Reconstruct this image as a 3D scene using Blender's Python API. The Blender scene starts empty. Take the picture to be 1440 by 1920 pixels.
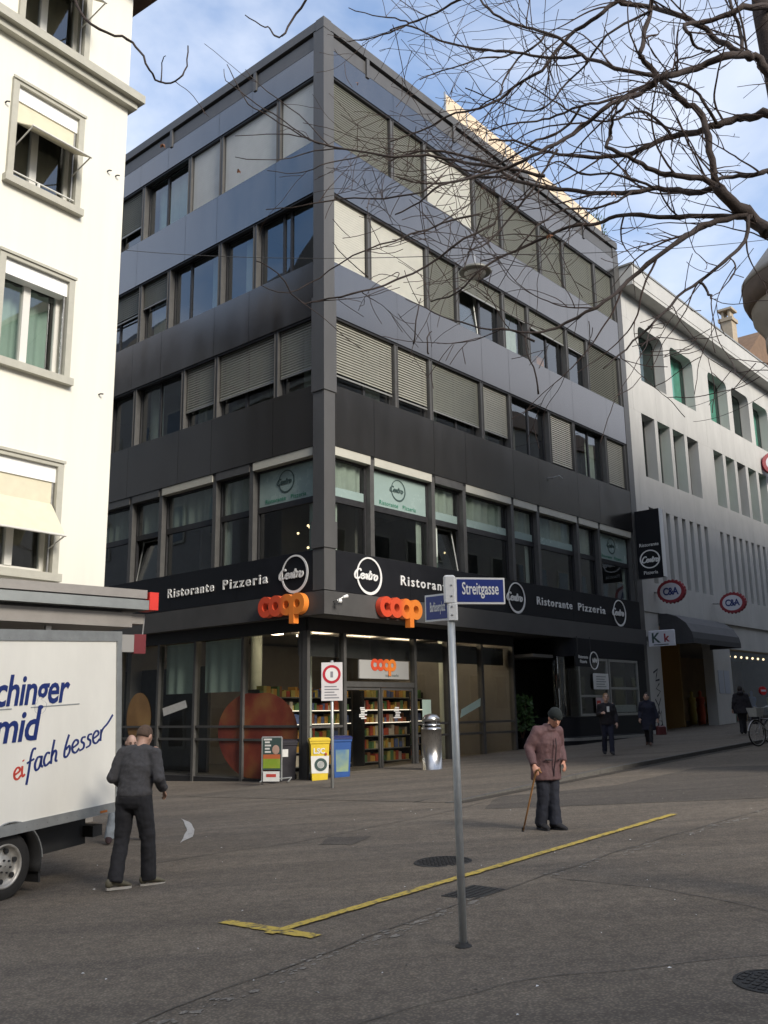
import bpy, bmesh, math, random
from mathutils import Vector, Matrix, noise
rnd = random.Random(7)
R = math.radians
sc = bpy.context.scene
COL = sc.collection

# ---------------------------------------------------------------- camera
cam_d = bpy.data.cameras.new('camera'); cam = bpy.data.objects.new('camera', cam_d); COL.objects.link(cam)
PITCH, ROLL = R(12.2878), R(-0.8807)
fwd = Vector((0, math.cos(PITCH), math.sin(PITCH))); up0 = Vector((0, -math.sin(PITCH), math.cos(PITCH))); rt0 = Vector((1, 0, 0))
rt = rt0 * math.cos(ROLL) + up0 * math.sin(ROLL); up = up0 * math.cos(ROLL) - rt0 * math.sin(ROLL)
M = Matrix((rt, up, -fwd)).transposed().to_4x4(); M.translation = (0, 0, 1.6); cam.matrix_world = M
cam_d.sensor_fit = 'VERTICAL'; cam_d.sensor_height = 36.0; cam_d.lens = 1727.9 / 1920 * 36.0
cam_d.clip_start = 0.05; cam_d.clip_end = 2000
sc.camera = cam

# ---------------------------------------------------------------- sky, sun, exposure
SUN_AZ, SUN_EL = 142.0, 29.5          # compass degrees from +Y clockwise, elevation
w = bpy.data.worlds.new('World'); sc.world = w; w.use_nodes = True
nt = w.node_tree; nt.nodes.clear()
def wn(t, **k):
    n = nt.nodes.new(t)
    for a, b in k.items(): setattr(n, a, b)
    return n
out = wn('ShaderNodeOutputWorld'); bg = wn('ShaderNodeBackground')
sky = wn('ShaderNodeTexSky', sky_type='NISHITA', sun_disc=False)
sky.sun_elevation = R(SUN_EL); sky.sun_rotation = R(SUN_AZ); sky.ozone_density = 1.6; sky.air_density = 1.0; sky.dust_density = 1.6
tc = wn('ShaderNodeTexCoord'); mp = wn('ShaderNodeMapping'); mp.inputs['Scale'].default_value = (1.0, 1.0, 1.7); mp.inputs['Location'].default_value = (6.0, 6.0, 6.0)
nz = wn('ShaderNodeTexNoise'); nz.inputs['Scale'].default_value = 1.9; nz.inputs['Detail'].default_value = 7; nz.inputs['Roughness'].default_value = 0.52; nz.inputs['Distortion'].default_value = 0.35
cr = wn('ShaderNodeValToRGB'); cr.color_ramp.elements[0].position = 0.31; cr.color_ramp.elements[1].position = 0.62
cr.color_ramp.interpolation = 'EASE'
hs = wn('ShaderNodeHueSaturation'); hs.inputs['Saturation'].default_value = 1.3; hs.inputs['Value'].default_value = 1.25
mx = wn('ShaderNodeMix', data_type='RGBA'); mx.inputs['B'].default_value = (4.5, 4.85, 5.6, 1)
nt.links.new(tc.outputs['Generated'], mp.inputs['Vector']); nt.links.new(mp.outputs['Vector'], nz.inputs['Vector'])
nt.links.new(nz.outputs['Fac'], cr.inputs['Fac']); nt.links.new(cr.outputs['Color'], mx.inputs['Factor'])
nt.links.new(sky.outputs['Color'], hs.inputs['Color']); nt.links.new(hs.outputs['Color'], mx.inputs['A'])
nt.links.new(mx.outputs['Result'], bg.inputs['Color']); bg.inputs['Strength'].default_value = 0.093
nt.links.new(bg.outputs['Background'], out.inputs['Surface'])
sl = bpy.data.lights.new('sun', 'SUN'); so = bpy.data.objects.new('sun', sl); COL.objects.link(so)
sl.energy = 1.9; sl.angle = R(18); sl.color = (1.0, 0.93, 0.83)
sd = Vector((math.sin(R(SUN_AZ)) * math.cos(R(SUN_EL)), math.cos(R(SUN_AZ)) * math.cos(R(SUN_EL)), math.sin(R(SUN_EL))))
so.rotation_euler = sd.to_track_quat('Z', 'Y').to_euler(); so.location = (20, -20, 40)
vs = sc.view_settings; vs.view_transform = 'Standard'; vs.look = 'None'; vs.gamma = 1.0; vs.use_curve_mapping = False
vs.exposure = 1.18

# ---------------------------------------------------------------- helpers
def gz(x, y):
    x = max(-14, min(16, x)); y = max(-30, min(60, y))
    return 0.045 * x + 0.004 * (y - 6)

def mat(name, col, rough=0.6, metal=0.0, var=0.0, vscale=6.0, bump=0.0, bscale=40.0, emit=None, estr=0.0, spec=0.5, stretch=None, alt=None):
    m = bpy.data.materials.new(name); m.use_nodes = True
    n = m.node_tree.nodes; l = m.node_tree.links; b = n['Principled BSDF']
    b.inputs['Base Color'].default_value = (*col, 1); b.inputs['Roughness'].default_value = rough; b.inputs['Metallic'].default_value = metal
    b.inputs['Specular IOR Level'].default_value = spec
    if emit: b.inputs['Emission Color'].default_value = (*emit, 1); b.inputs['Emission Strength'].default_value = estr
    if var or bump:
        t = n.new('ShaderNodeTexCoord'); mpn = n.new('ShaderNodeMapping'); l.new(t.outputs['Object'], mpn.inputs['Vector'])
        if stretch: mpn.inputs['Scale'].default_value = stretch
    if var:
        z = n.new('ShaderNodeTexNoise'); z.inputs['Scale'].default_value = vscale; z.inputs['Detail'].default_value = 8; z.inputs['Roughness'].default_value = 0.65
        l.new(mpn.outputs['Vector'], z.inputs['Vector'])
        mxn = n.new('ShaderNodeMix'); mxn.data_type = 'RGBA'
        a2 = alt if alt else tuple(c * (1 + var) for c in col)
        a1 = col if alt else tuple(c * (1 - var) for c in col)
        mxn.inputs['A'].default_value = (*a1, 1); mxn.inputs['B'].default_value = (*a2, 1)
        rp = n.new('ShaderNodeValToRGB'); rp.color_ramp.elements[0].position = 0.3; rp.color_ramp.elements[1].position = 0.7
        l.new(z.outputs['Fac'], rp.inputs['Fac']); l.new(rp.outputs['Color'], mxn.inputs['Factor'])
        l.new(mxn.outputs['Result'], b.inputs['Base Color'])
        mr = n.new('ShaderNodeMapRange'); mr.inputs['To Min'].default_value = max(0.02, rough - 0.08); mr.inputs['To Max'].default_value = min(1, rough + 0.1)
        l.new(z.outputs['Fac'], mr.inputs['Value']); l.new(mr.outputs['Result'], b.inputs['Roughness'])
    if bump:
        z2 = n.new('ShaderNodeTexNoise'); z2.inputs['Scale'].default_value = bscale; z2.inputs['Detail'].default_value = 6
        l.new(mpn.outputs['Vector'], z2.inputs['Vector'])
        bp = n.new('ShaderNodeBump'); bp.inputs['Strength'].default_value = bump; bp.inputs['Distance'].default_value = 0.02
        l.new(z2.outputs['Fac'], bp.inputs['Height']); l.new(bp.outputs['Normal'], b.inputs['Normal'])
    return m

def glassmat(name, tint, refl=(0.9, 0.93, 0.95), base=0.085):
    m = bpy.data.materials.new(name); m.use_nodes = True; n = m.node_tree.nodes; l = m.node_tree.links; n.clear()
    o = n.new('ShaderNodeOutputMaterial'); t = n.new('ShaderNodeBsdfTransparent'); g = n.new('ShaderNodeBsdfGlossy'); mx_ = n.new('ShaderNodeMixShader')
    t.inputs['Color'].default_value = (*tint, 1); g.inputs['Color'].default_value = (*refl, 1); g.inputs['Roughness'].default_value = 0.015
    f = n.new('ShaderNodeLayerWeight'); f.inputs['Blend'].default_value = 0.5
    pw = n.new('ShaderNodeMath'); pw.operation = 'POWER'; pw.inputs[1].default_value = 4.2; l.new(f.outputs['Facing'], pw.inputs[0])
    a = n.new('ShaderNodeMath'); a.operation = 'MULTIPLY_ADD'; a.inputs[1].default_value = 0.85; a.inputs[2].default_value = base; a.use_clamp = True
    tcg = n.new('ShaderNodeTexCoord'); nzg = n.new('ShaderNodeTexNoise'); nzg.inputs['Scale'].default_value = 0.9; nzg.inputs['Detail'].default_value = 1.0
    bpg = n.new('ShaderNodeBump'); bpg.inputs['Strength'].default_value = 0.05; bpg.inputs['Distance'].default_value = 0.05
    l.new(tcg.outputs['Object'], nzg.inputs['Vector']); l.new(nzg.outputs['Fac'], bpg.inputs['Height']); l.new(bpg.outputs['Normal'], g.inputs['Normal'])
    l.new(pw.outputs['Value'], a.inputs[0]); l.new(a.outputs['Value'], mx_.inputs['Fac'])
    l.new(t.outputs['BSDF'], mx_.inputs[1]); l.new(g.outputs['BSDF'], mx_.inputs[2]); l.new(mx_.outputs['Shader'], o.inputs['Surface'])
    return m

class MB:
    """collects shapes of one mesh"""
    def __init__(s, f=None): s.v = []; s.f = []; s.mi = []; s.cm = 0; s.map = f
    def add(s, vs_, fs):
        o = len(s.v)
        s.v += [tuple(s.map(*p)) if s.map else tuple(p) for p in vs_]
        s.f += [tuple(i + o for i in f) for f in fs]; s.mi += [s.cm] * len(fs); return s
    def box(s, x0, x1, y0, y1, z0, z1):
        return s.add([(x0,y0,z0),(x1,y0,z0),(x1,y1,z0),(x0,y1,z0),(x0,y0,z1),(x1,y0,z1),(x1,y1,z1),(x0,y1,z1)],
                     [(0,3,2,1),(4,5,6,7),(0,1,5,4),(1,2,6,5),(2,3,7,6),(3,0,4,7)])
    def bbox(s, x0, x1, y0, y1, z0, z1, b=0.01):
        "box with its vertical and top edges chamfered"
        pts = lambda e: [(x0+e,y0),(x1-e,y0),(x1,y0+e),(x1,y1-e),(x1-e,y1),(x0+e,y1),(x0,y1-e),(x0,y0+e)]
        ins = lambda e, q: [(x0+e+q,y0+q),(x1-e-q,y0+q),(x1-q,y0+e+q),(x1-q,y1-e-q),(x1-e-q,y1-q),(x0+e+q,y1-q),(x0+q,y1-e-q),(x0+q,y0+e+q)]
        return s.loft([[(x,y,z0) for x,y in pts(b)], [(x,y,z1-b) for x,y in pts(b)], [(x,y,z1) for x,y in ins(b,b)]])
    def quad(s, a, b, c, d): return s.add([a, b, c, d], [(0, 1, 2, 3)])
    def prism(s, poly, lo, hi, f=lambda x, y, z: (x, y, z)):
        n = len(poly)
        return s.add([f(x, y, lo) for x, y in poly] + [f(x, y, hi) for x, y in poly],
                     [tuple(range(n))[::-1], tuple(range(n, 2*n))] + [(i, (i+1) % n, n+(i+1) % n, n+i) for i in range(n)])
    def loft(s, rings, caps=True, closed=False):
        n = len(rings[0]); v = [p for r in rings for p in r]; f = []
        m = len(rings)
        for k in range(m if closed else m - 1):
            a = k * n; b = ((k+1) % m) * n
            for i in range(n): f.append((a+i, a+(i+1) % n, b+(i+1) % n, b+i))
        if caps and not closed: f += [tuple(range(n))[::-1], tuple(range((m-1)*n, m*n))]
        return s.add(v, f)
    def tube(s, pts, rad, n=8, sq=1.0, side=None, caps=True, closed=False):
        pts = [Vector(p) for p in pts]; rings = []; m = len(pts)
        if not hasattr(rad, '__len__'): rad = [rad] * m
        ref = Vector(side) if side else None
        for i, p in enumerate(pts):
            if closed: t = pts[(i+1) % m] - pts[i-1]
            else: t = pts[min(i+1, m-1)] - pts[max(i-1, 0)]
            t.normalize()
            if ref is None:
                ref = Vector((0, 0, 1)) if abs(t.z) < 0.9 else Vector((1, 0, 0))
            a = ref - t * ref.dot(t)
            if a.length < 1e-4: a = t.orthogonal()
            a.normalize(); b = t.cross(a)
            if not side: ref = a
            r = rad[i]; ra, rb = (r if hasattr(r, '__len__') else (r, r * sq))
            rings.append([tuple(p + a * (ra * math.cos(2*math.pi*k/n)) + b * (rb * math.sin(2*math.pi*k/n))) for k in range(n)])
        return s.loft(rings, caps, closed)
    def lathe(s, prof, n=16, c=(0, 0, 0), caps=True):
        return s.loft([[(c[0]+r*math.cos(2*math.pi*k/n), c[1]+r*math.sin(2*math.pi*k/n), c[2]+z) for k in range(n)] for r, z in prof], caps)
    def ball(s, c, rx, ry=None, rz=None, n=12, m=8, rot=None):
        ry = ry or rx; rz = rz or rx; rings = []
        for j in range(m + 1):
            ph = -math.pi/2 + math.pi * j / m; ph = max(-1.5, min(1.5, ph))
            ring = []
            for k in range(n):
                q = Vector((rx*math.cos(ph)*math.cos(2*math.pi*k/n), ry*math.cos(ph)*math.sin(2*math.pi*k/n), rz*math.sin(ph)))
                if rot: q = rot @ q
                ring.append(tuple(q + Vector(c)))
            rings.append(ring)
        return s.loft(rings)
    def ring(s, cx, cz, ro, ri, y0, y1, n=40, sx=1.0, off=(0, 0)):
        "flat annulus facing -y, hole may sit off centre"
        A = [(cx+ro*sx*math.cos(2*math.pi*k/n), cz+ro*math.sin(2*math.pi*k/n)) for k in range(n)]
        B = [(cx+off[0]+ri*sx*math.cos(2*math.pi*k/n), cz+off[1]+ri*math.sin(2*math.pi*k/n)) for k in range(n)]
        return s.loft([[(x,y0,z) for x,z in A], [(x,y0,z) for x,z in B], [(x,y1,z) for x,z in B], [(x,y1,z) for x,z in A]], closed=True)
    def disc(s, cx, cz, r, y0, y1, n=32, sx=1.0):
        return s.prism([(cx+r*sx*math.cos(2*math.pi*k/n), cz+r*math.sin(2*math.pi*k/n)) for k in range(n)], y0, y1, lambda x, z, y: (x, y, z))
    def mesh(s, name, smooth=False):
        me = bpy.data.meshes.new(name); me.from_pydata(s.v, [], s.f)
        bm = bmesh.new(); bm.from_mesh(me); bmesh.ops.recalc_face_normals(bm, faces=bm.faces); bm.to_mesh(me); bm.free()
        if len(set(s.mi)) > 1:
            for p, i in zip(me.polygons, s.mi): p.material_index = i
        if smooth:
            for p in me.polygons: p.use_smooth = True
        return me
    def build(s, name, m, parent=None, smooth=False, loc=None, rot=None):
        me = s.mesh(name, smooth)
        for q in (m if isinstance(m, (list, tuple)) else [m]): me.materials.append(q)
        o = bpy.data.objects.new(name, me); COL.objects.link(o)
        if parent: o.parent = parent
        if loc: o.location = loc
        if rot is not None: o.rotation_euler = (0, 0, rot)
        return o

def inst(o, loc, rot=None, parent='same'):
    c = o.copy(); COL.objects.link(c); c.location = loc
    if rot is not None: c.rotation_euler = (0, 0, rot)
    if parent != 'same': c.parent = parent
    return c
def tag(o, label, cat=None, group=None, kind=None):
    if label: o['label'] = label
    if cat: o['category'] = cat
    if group: o['group'] = group
    if kind: o['kind'] = kind
    return o
def thing(name, label, cat, loc=(0, 0, 0), rot=0.0, group=None):
    o = bpy.data.objects.new(name, None); COL.objects.link(o); o.empty_display_size = 0.2
    o.location = loc; o.rotation_euler = (0, 0, rot); return tag(o, label, cat, group)
def smooth_by(o, ang=35):
    me = o.data
    for p in me.polygons: p.use_smooth = True
    bm = bmesh.new(); bm.from_mesh(me)
    for e in bm.edges:
        if len(e.link_faces) == 2 and e.calc_face_angle(0) > R(ang): e.smooth = False
    bm.to_mesh(me); bm.free(); return o

def text(s, size, align='LEFT', shear=0.0, ext=0.01, off=0.0, sx=1.0, spacing=1.0):
    "text as a mesh builder in x (right), z (up), -y (out)"
    c = bpy.data.curves.new('t', 'FONT'); c.body = s; c.size = size; c.align_x = align; c.shear = shear; c.extrude = ext; c.offset = off; c.space_character = spacing; c.resolution_u = 3
    o = bpy.data.objects.new('t', c); COL.objects.link(o)
    dg = bpy.context.evaluated_depsgraph_get(); me = bpy.data.meshes.new_from_object(o.evaluated_get(dg))
    b = MB(); b.v = [(v.co.x * sx, -v.co.z, v.co.y) for v in me.vertices]; b.f = [tuple(p.vertices) for p in me.polygons]; b.mi = [0] * len(b.f)
    COL.objects.unlink(o); bpy.data.objects.remove(o); bpy.data.meshes.remove(me); return b
def moved(b, x=0, y=0, z=0, rot=0.0):
    cs, sn = math.cos(rot), math.sin(rot)
    b.v = [(p[0]*cs - p[2]*sn + x, p[1] + y, p[0]*sn + p[2]*cs + z) for p in b.v]; return b
def merge(a, b):
    o = len(a.v); a.v += b.v; a.f += [tuple(i+o for i in f) for f in b.f]; a.mi += [a.cm] * len(b.f); return a
GLYPH = {
 'e': (.5, [[(.05,.28),(.4,.36),(.42,.5),(.25,.58),(.08,.42),(.1,.15),(.3,.02),(.52,.14)]]),
 'i': (.3, [[(.1,.55),(.08,.2),(.15,.03),(.28,.1)], [(.14,.82),(.17,.76)]]),
 'f': (.42, [[(.5,.95),(.34,.98),(.22,.7),(.12,.1),(.02,-.38)], [(0,.5),(.42,.56)]]),
 'a': (.52, [[(.42,.5),(.2,.55),(.05,.3),(.12,.05),(.3,.1),(.42,.45)], [(.44,.55),(.4,.2),(.52,.05)]]),
 'c': (.42, [[(.4,.5),(.2,.56),(.05,.3),(.15,.05),(.42,.14)]]),
 'h': (.5, [[(.22,1.0),(.1,.5),(.05,.02)], [(.07,.3),(.25,.52),(.36,.4),(.32,.1),(.44,.03)]]),
 'b': (.47, [[(.32,.95),(.12,.5),(.05,.12),(.2,.02),(.38,.2),(.35,.45),(.15,.35)]]),
 's': (.42, [[(.42,.52),(.22,.55),(.15,.4),(.32,.25),(.28,.06),(.03,.03)]]),
 'r': (.42, [[(.12,.55),(.08,.03)], [(.1,.35),(.25,.55),(.5,.62)]]),
 'R': (.6, [[(.12,.55),(.08,.03)], [(.1,.35),(.25,.55),(.55,.7),(.9,1.0)]]),
 'n': (.5, [[(.08,.55),(.05,.03)], [(.06,.3),(.25,.55),(.36,.42),(.33,.1),(.47,.05)]]),
 't': (.36, [[(.22,.95),(.1,.2),(.2,.03),(.36,.12)], [(-.02,.6),(.45,.66)]]),
 'o': (.5, [[(.25,.55),(.06,.35),(.1,.06),(.3,.03),(.44,.28),(.34,.53),(.2,.55)]]),
 'C': (.78, [[(.75,.82),(.6,1.02),(.3,.92),(.05,.5),(.13,.1),(.45,-.02),(.85,.22)]]),
 ' ': (.3, [])}
def script(s, size, width, ext=0.01, shear=0.25):
    "hand written lettering as flat ribbons, same axes as text()"
    b = MB(); x0 = 0.0
    for ch in s:
        adv, strokes = GLYPH[ch]
        for st in strokes:
            pts = []
            for i in range(len(st) - 1):
                p0, p1, p2, p3 = st[max(0, i-1)], st[i], st[i+1], st[min(len(st)-1, i+2)]
                for k in range(5):
                    t = k / 5
                    pts.append(tuple(.5*(2*p1[j] + (p2[j]-p0[j])*t + (2*p0[j]-5*p1[j]+4*p2[j]-p3[j])*t*t + (3*p1[j]-p0[j]-3*p2[j]+p3[j])*t**3) for j in (0, 1)))
            pts.append(st[-1])
            P = [Vector(((x0 + x + shear*y) * size, y * size)) for x, y in pts]; L_, R_ = [], []
            for i, p in enumerate(P):
                d = (P[min(i+1, len(P)-1)] - P[max(i-1, 0)]).normalized(); nn = Vector((-d.y, d.x))
                wd = width * .5 * (0.75 + 0.45 * abs(d.y))
                L_.append(p + nn*wd); R_.append(p - nn*wd)
            b.loft([[(l.x, -ext, l.y), (r.x, -ext, r.y), (r.x, 0, r.y), (l.x, 0, l.y)] for l, r in zip(L_, R_)])
        x0 += adv
    b.width = x0 * size; return b

# ---------------------------------------------------------------- materials
def asphalt(name, c0, c1, speck=0.12):
    m = mat(name, c0, 0.88, 0, 1, 0.55, 0.5, 160.0, alt=c1, spec=0.3)
    n = m.node_tree.nodes; l = m.node_tree.links; b = n['Principled BSDF']
    src = b.inputs['Base Color'].links[0].from_socket
    t = n.new('ShaderNodeTexCoord')
    v = n.new('ShaderNodeTexVoronoi'); v.inputs['Scale'].default_value = 48; l.new(t.outputs['Object'], v.inputs['Vector'])
    r = n.new('ShaderNodeValToRGB'); r.color_ramp.elements[0].position = 0.0; r.color_ramp.elements[0].color = (1.6, 1.57, 1.52, 1); r.color_ramp.elements[1].position = 0.55; r.color_ramp.elements[1].color = (0.78, 0.78, 0.79, 1)
    l.new(v.outputs['Distance'], r.inputs['Fac'])
    z = n.new('ShaderNodeTexNoise'); z.inputs['Scale'].default_value = 9; z.inputs['Detail'].default_value = 10; z.inputs['Roughness'].default_value = 0.75; l.new(t.outputs['Object'], z.inputs['Vector'])
    r2 = n.new('ShaderNodeValToRGB'); r2.color_ramp.elements[0].position = 0.32; r2.color_ramp.elements[0].color = (0.70, 0.69, 0.685, 1); r2.color_ramp.elements[1].position = 0.66; r2.color_ramp.elements[1].color = (1.18, 1.175, 1.16, 1)
    l.new(z.outputs['Fac'], r2.inputs['Fac'])
    # gum spots and small stains
    v2 = n.new('ShaderNodeTexVoronoi'); v2.inputs['Scale'].default_value = 2.4; v2.inputs['Randomness'].default_value = 1.0; l.new(t.outputs['Object'], v2.inputs['Vector'])
    r3 = n.new('ShaderNodeValToRGB'); r3.color_ramp.elements[0].position = 0.045; r3.color_ramp.elements[0].color = (1.45, 1.42, 1.36, 1); r3.color_ramp.elements[1].position = 0.075; r3.color_ramp.elements[1].color = (1, 1, 1, 1)
    l.new(v2.outputs['Distance'], r3.inputs['Fac'])
    # long streaks left by tyres and cleaning
    mp2 = n.new('ShaderNodeMapping'); mp2.inputs['Rotation'].default_value = (0, 0, -0.86); mp2.inputs['Scale'].default_value = (0.10, 1.3, 1); l.new(t.outputs['Object'], mp2.inputs['Vector'])
    z4 = n.new('ShaderNodeTexNoise'); z4.inputs['Scale'].default_value = 1.6; z4.inputs['Detail'].default_value = 5; l.new(mp2.outputs['Vector'], z4.inputs['Vector'])
    r4 = n.new('ShaderNodeValToRGB'); r4.color_ramp.elements[0].position = 0.35; r4.color_ramp.elements[0].color = (0.83, 0.83, 0.84, 1); r4.color_ramp.elements[1].position = 0.62; r4.color_ramp.elements[1].color = (1.1, 1.09, 1.07, 1)
    l.new(z4.outputs['Fac'], r4.inputs['Fac'])
    for rr in (r, r2, r3, r4):
        k = n.new('ShaderNodeMix'); k.data_type = 'RGBA'; k.blend_type = 'MULTIPLY'; k.inputs['Factor'].default_value = 1.0
        l.new(src, k.inputs['A']); l.new(rr.outputs['Color'], k.inputs['B']); src = k.outputs['Result']
    l.new(src, b.inputs['Base Color']); return m
M_ROAD = asphalt('asphalt', (0.138, 0.118, 0.095), (0.177, 0.153, 0.125))
M_PAVE = asphalt('pavement_asphalt', (0.125, 0.108, 0.089), (0.158, 0.139, 0.115))
M_PATCH = asphalt('new_asphalt', (0.092, 0.081, 0.069), (0.113, 0.100, 0.086))
M_SEAM = asphalt('worn_repair', (0.19, 0.175, 0.152), (0.30, 0.28, 0.25))
M_GRANITE = mat('granite_kerb', (0.085, 0.080, 0.072), 0.8, 0, 0.3, 18, 0.3, 90)
def worn(name, c, lo, hi):
    m = mat(name, (0.095, 0.082, 0.06), 0.8, 0, 1, 16, 0.4, 120, alt=c)
    r = [q for q in m.node_tree.nodes if q.type == 'VALTORGB'][0]; r.color_ramp.elements[0].position = lo; r.color_ramp.elements[1].position = hi; return m
M_YEL = worn('yellow_road_paint', (0.50, 0.365, 0.065), 0.36, 0.52)
M_WHITEP = worn('white_road_paint', (0.42, 0.41, 0.39), 0.30, 0.46)
M_IRON = mat('cast_iron', (0.035, 0.034, 0.033), 0.6, 0.4, 0.4, 30, 0.4, 60)
M_PANEL = mat('blue_grey_panel', (0.238, 0.224, 0.212), 0.17, 0.95, 0.05, 1.4, 0.02, 3.0, spec=0.5, stretch=(1, 1, .25))
M_MULL = mat('grey_mullion', (0.10, 0.098, 0.094), 0.45, 0.35, 0.12, 5)
M_COLUMN = mat('grey_column', (0.088, 0.087, 0.086), 0.5, 0.2, 0.12, 2.0, stretch=(1, 1, .3))
M_FRAME = mat('dark_frame', (0.03, 0.03, 0.032), 0.45, 0.2, 0.2, 8)
M_ALU = mat('aluminium', (0.42, 0.42, 0.41), 0.38, 0.8, 0.15, 12)
M_RAIL = mat('blind_rail', (0.30, 0.30, 0.28), 0.45, 0.5, 0.1, 12)
M_BLO = mat('olive_blind', (0.150, 0.152, 0.122), 0.5, 0.15, 0.10, 3)
M_BLG = mat('grey_blind', (0.46, 0.465, 0.44), 0.5, 0.1, 0.07, 3)
M_BLC = mat('cream_blind', (0.46, 0.45, 0.385), 0.5, 0.05, 0.07, 3)
M_BLM = mat('mid_blind', (0.27, 0.265, 0.22), 0.5, 0.1, 0.10, 3)
M_BAND = mat('black_sign_band', (0.009, 0.0095, 0.012), 0.55, 0.0, 0.2, 2, spec=0.22)
M_CANOPY = mat('canopy_fascia', (0.072, 0.070, 0.068), 0.6, 0.2, 0.15, 1.5)
M_SOFFIT = mat('canopy_soffit', (0.16, 0.155, 0.145), 0.7, 0, 0.1, 2)
M_WHT = mat('white_letter', (0.72, 0.72, 0.70), 0.5)
M_PAPER = mat('white_paper', (0.62, 0.62, 0.60), 0.8, 0, 0.08, 9)
M_FILM = mat('pale_green_film', (0.26, 0.34, 0.32), 0.25, 0, 0.06, 2)
M_FILMINK = mat('dark_green_ink', (0.04, 0.07, 0.065), 0.5)
M_GREENTXT = mat('green_ink', (0.02, 0.19, 0.11), 0.5)
M_CURT = mat('pale_curtain', (0.62, 0.68, 0.60), 0.85, 0, 0.08, 4)
M_CURTG = mat('green_curtain', (0.50, 0.64, 0.55), 0.85, 0, 0.06, 4)
M_WALLIN = mat('interior_wall', (0.20, 0.185, 0.165), 0.9, 0, 0.15, 1.2)
M_CEIL = mat('interior_ceiling', (0.33, 0.32, 0.30), 0.9)
M_DARKIN = mat('interior_dark', (0.05, 0.045, 0.04), 0.9, 0, 0.3, 2)
M_GLASS = glassmat('window_glass', (0.60, 0.64, 0.62), base=0.15)
M_GLASSG = glassmat('green_glass', (0.52, 0.68, 0.62), (0.75, 0.9, 0.86), base=0.09)
M_SHOPG = glassmat('shop_glass', (0.72, 0.74, 0.73), base=0.045)
M_STEEL = mat('stainless_steel', (0.52, 0.52, 0.52), 0.28, 0.95, 0.1, 20, stretch=(6, 6, .4))
M_LAMPWARM = mat('warm_lamp', (0.9, 0.8, 0.6), 0.5, emit=(1.0, 0.74, 0.42), estr=1.6)
M_TUBE = mat('lit_tube', (0.9, 0.9, 0.85), 0.5, emit=(1.0, 0.86, 0.66), estr=1.1)
M_CEILLAMP = mat('ceiling_lamp', (0.9, 0.9, 0.85), 0.5, emit=(1.0, 0.80, 0.55), estr=4.5)
M_WOOD = mat('dark_wood', (0.10, 0.055, 0.03), 0.55, 0, 0.3, 6, stretch=(1, 1, 6))

# ---------------------------------------------------------------- ground
def sheet(pts, h, name, m, parent=None, step=None):
    "a flat piece lying on the ground, corner points given in plan"
    b = MB(); n = len(pts)
    b.add([(x, y, gz(x, y) + h) for x, y in pts], [tuple(range(n))]); return b.build(name, m, parent)
b = MB(); xs = [-400, -120, -50, -25, -14, -8, -4, 0, 4, 8, 12, 16, 30, 60, 130, 400]; ys = [-300, -80, -30, -10, 0, 6, 12, 20, 30, 45, 60, 90, 160, 500]
b.add([(x, y, gz(x, y)) for y in ys for x in xs], [(j*len(xs)+i, j*len(xs)+i+1, (j+1)*len(xs)+i+1, (j+1)*len(xs)+i) for j in range(len(ys)-1) for i in range(len(xs)-1)])
road = tag(b.build('road', M_ROAD), 'grey asphalt square and street in front of the corner building', kind='structure')

BO = Vector((-1.495, 22.5, 0)); BROT = 0.8554
UR = Vector((math.cos(BROT), math.sin(BROT), 0)); UL = Vector((-math.sin(BROT), math.cos(BROT), 0))
def bw(x, y, z=0): return BO + UR * x + UL * y + Vector((0, 0, z))     # corner-building axes to world
# raised pavement along the right-hand facade, kerb dying out towards the corner
def ph(x): return 0.006 + 0.085 * max(0.0, min(1.0, (x + 3.0) / 5.0))
b = MB(); PX = [-3.0, -2, -1, 0, 1, 2, 4, 6, 9, 12, 16, 20, 26, 34, 44, 60]; PY = [-5.86, -3, 0, 1.3]
vv = []
for y in PY:
    for x in PX:
        p = bw(x, y); vv.append((p.x, p.y, gz(p.x, p.y) + ph(x)))
n_ = len(PX)
b.add(vv, [(j*n_+i, j*n_+i+1, (j+1)*n_+i+1, (j+1)*n_+i) for j in range(len(PY)-1) for i in range(n_-1)])
pave = tag(b.build('pavement', M_PAVE), 'raised asphalt pavement along the dark building and the shops', kind='structure')
for i in range(44):
    x0 = -3.0 + i * 1.05; x1 = x0 + 1.035
    b = MB(); pts = []
    for z in (0, 1):
        for (x, y) in ((x0, -6.0), (x1, -6.0), (x1, -5.862), (x0, -5.862)):
            p = bw(x, y); pts.append((p.x, p.y, gz(p.x, p.y) + (ph(x) + 0.003 if z else -0.1)))
    b.add(pts, [(0,3,2,1),(4,5,6,7),(0,1,5,4),(1,2,6,5),(2,3,7,6),(3,0,4,7)]); b.build('kerb_stone', M_GRANITE, pave)
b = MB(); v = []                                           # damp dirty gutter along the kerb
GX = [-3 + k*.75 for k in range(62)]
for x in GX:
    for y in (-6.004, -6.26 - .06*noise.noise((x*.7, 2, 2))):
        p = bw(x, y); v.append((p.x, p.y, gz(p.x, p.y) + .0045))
b.add(v, [(2*k, 2*k+1, 2*k+3, 2*k+2) for k in range(len(GX)-1)]); b.build('gutter', asphalt('gutter_dirt', (.052, .045, .037), (.078, .068, .056)), road)
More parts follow.
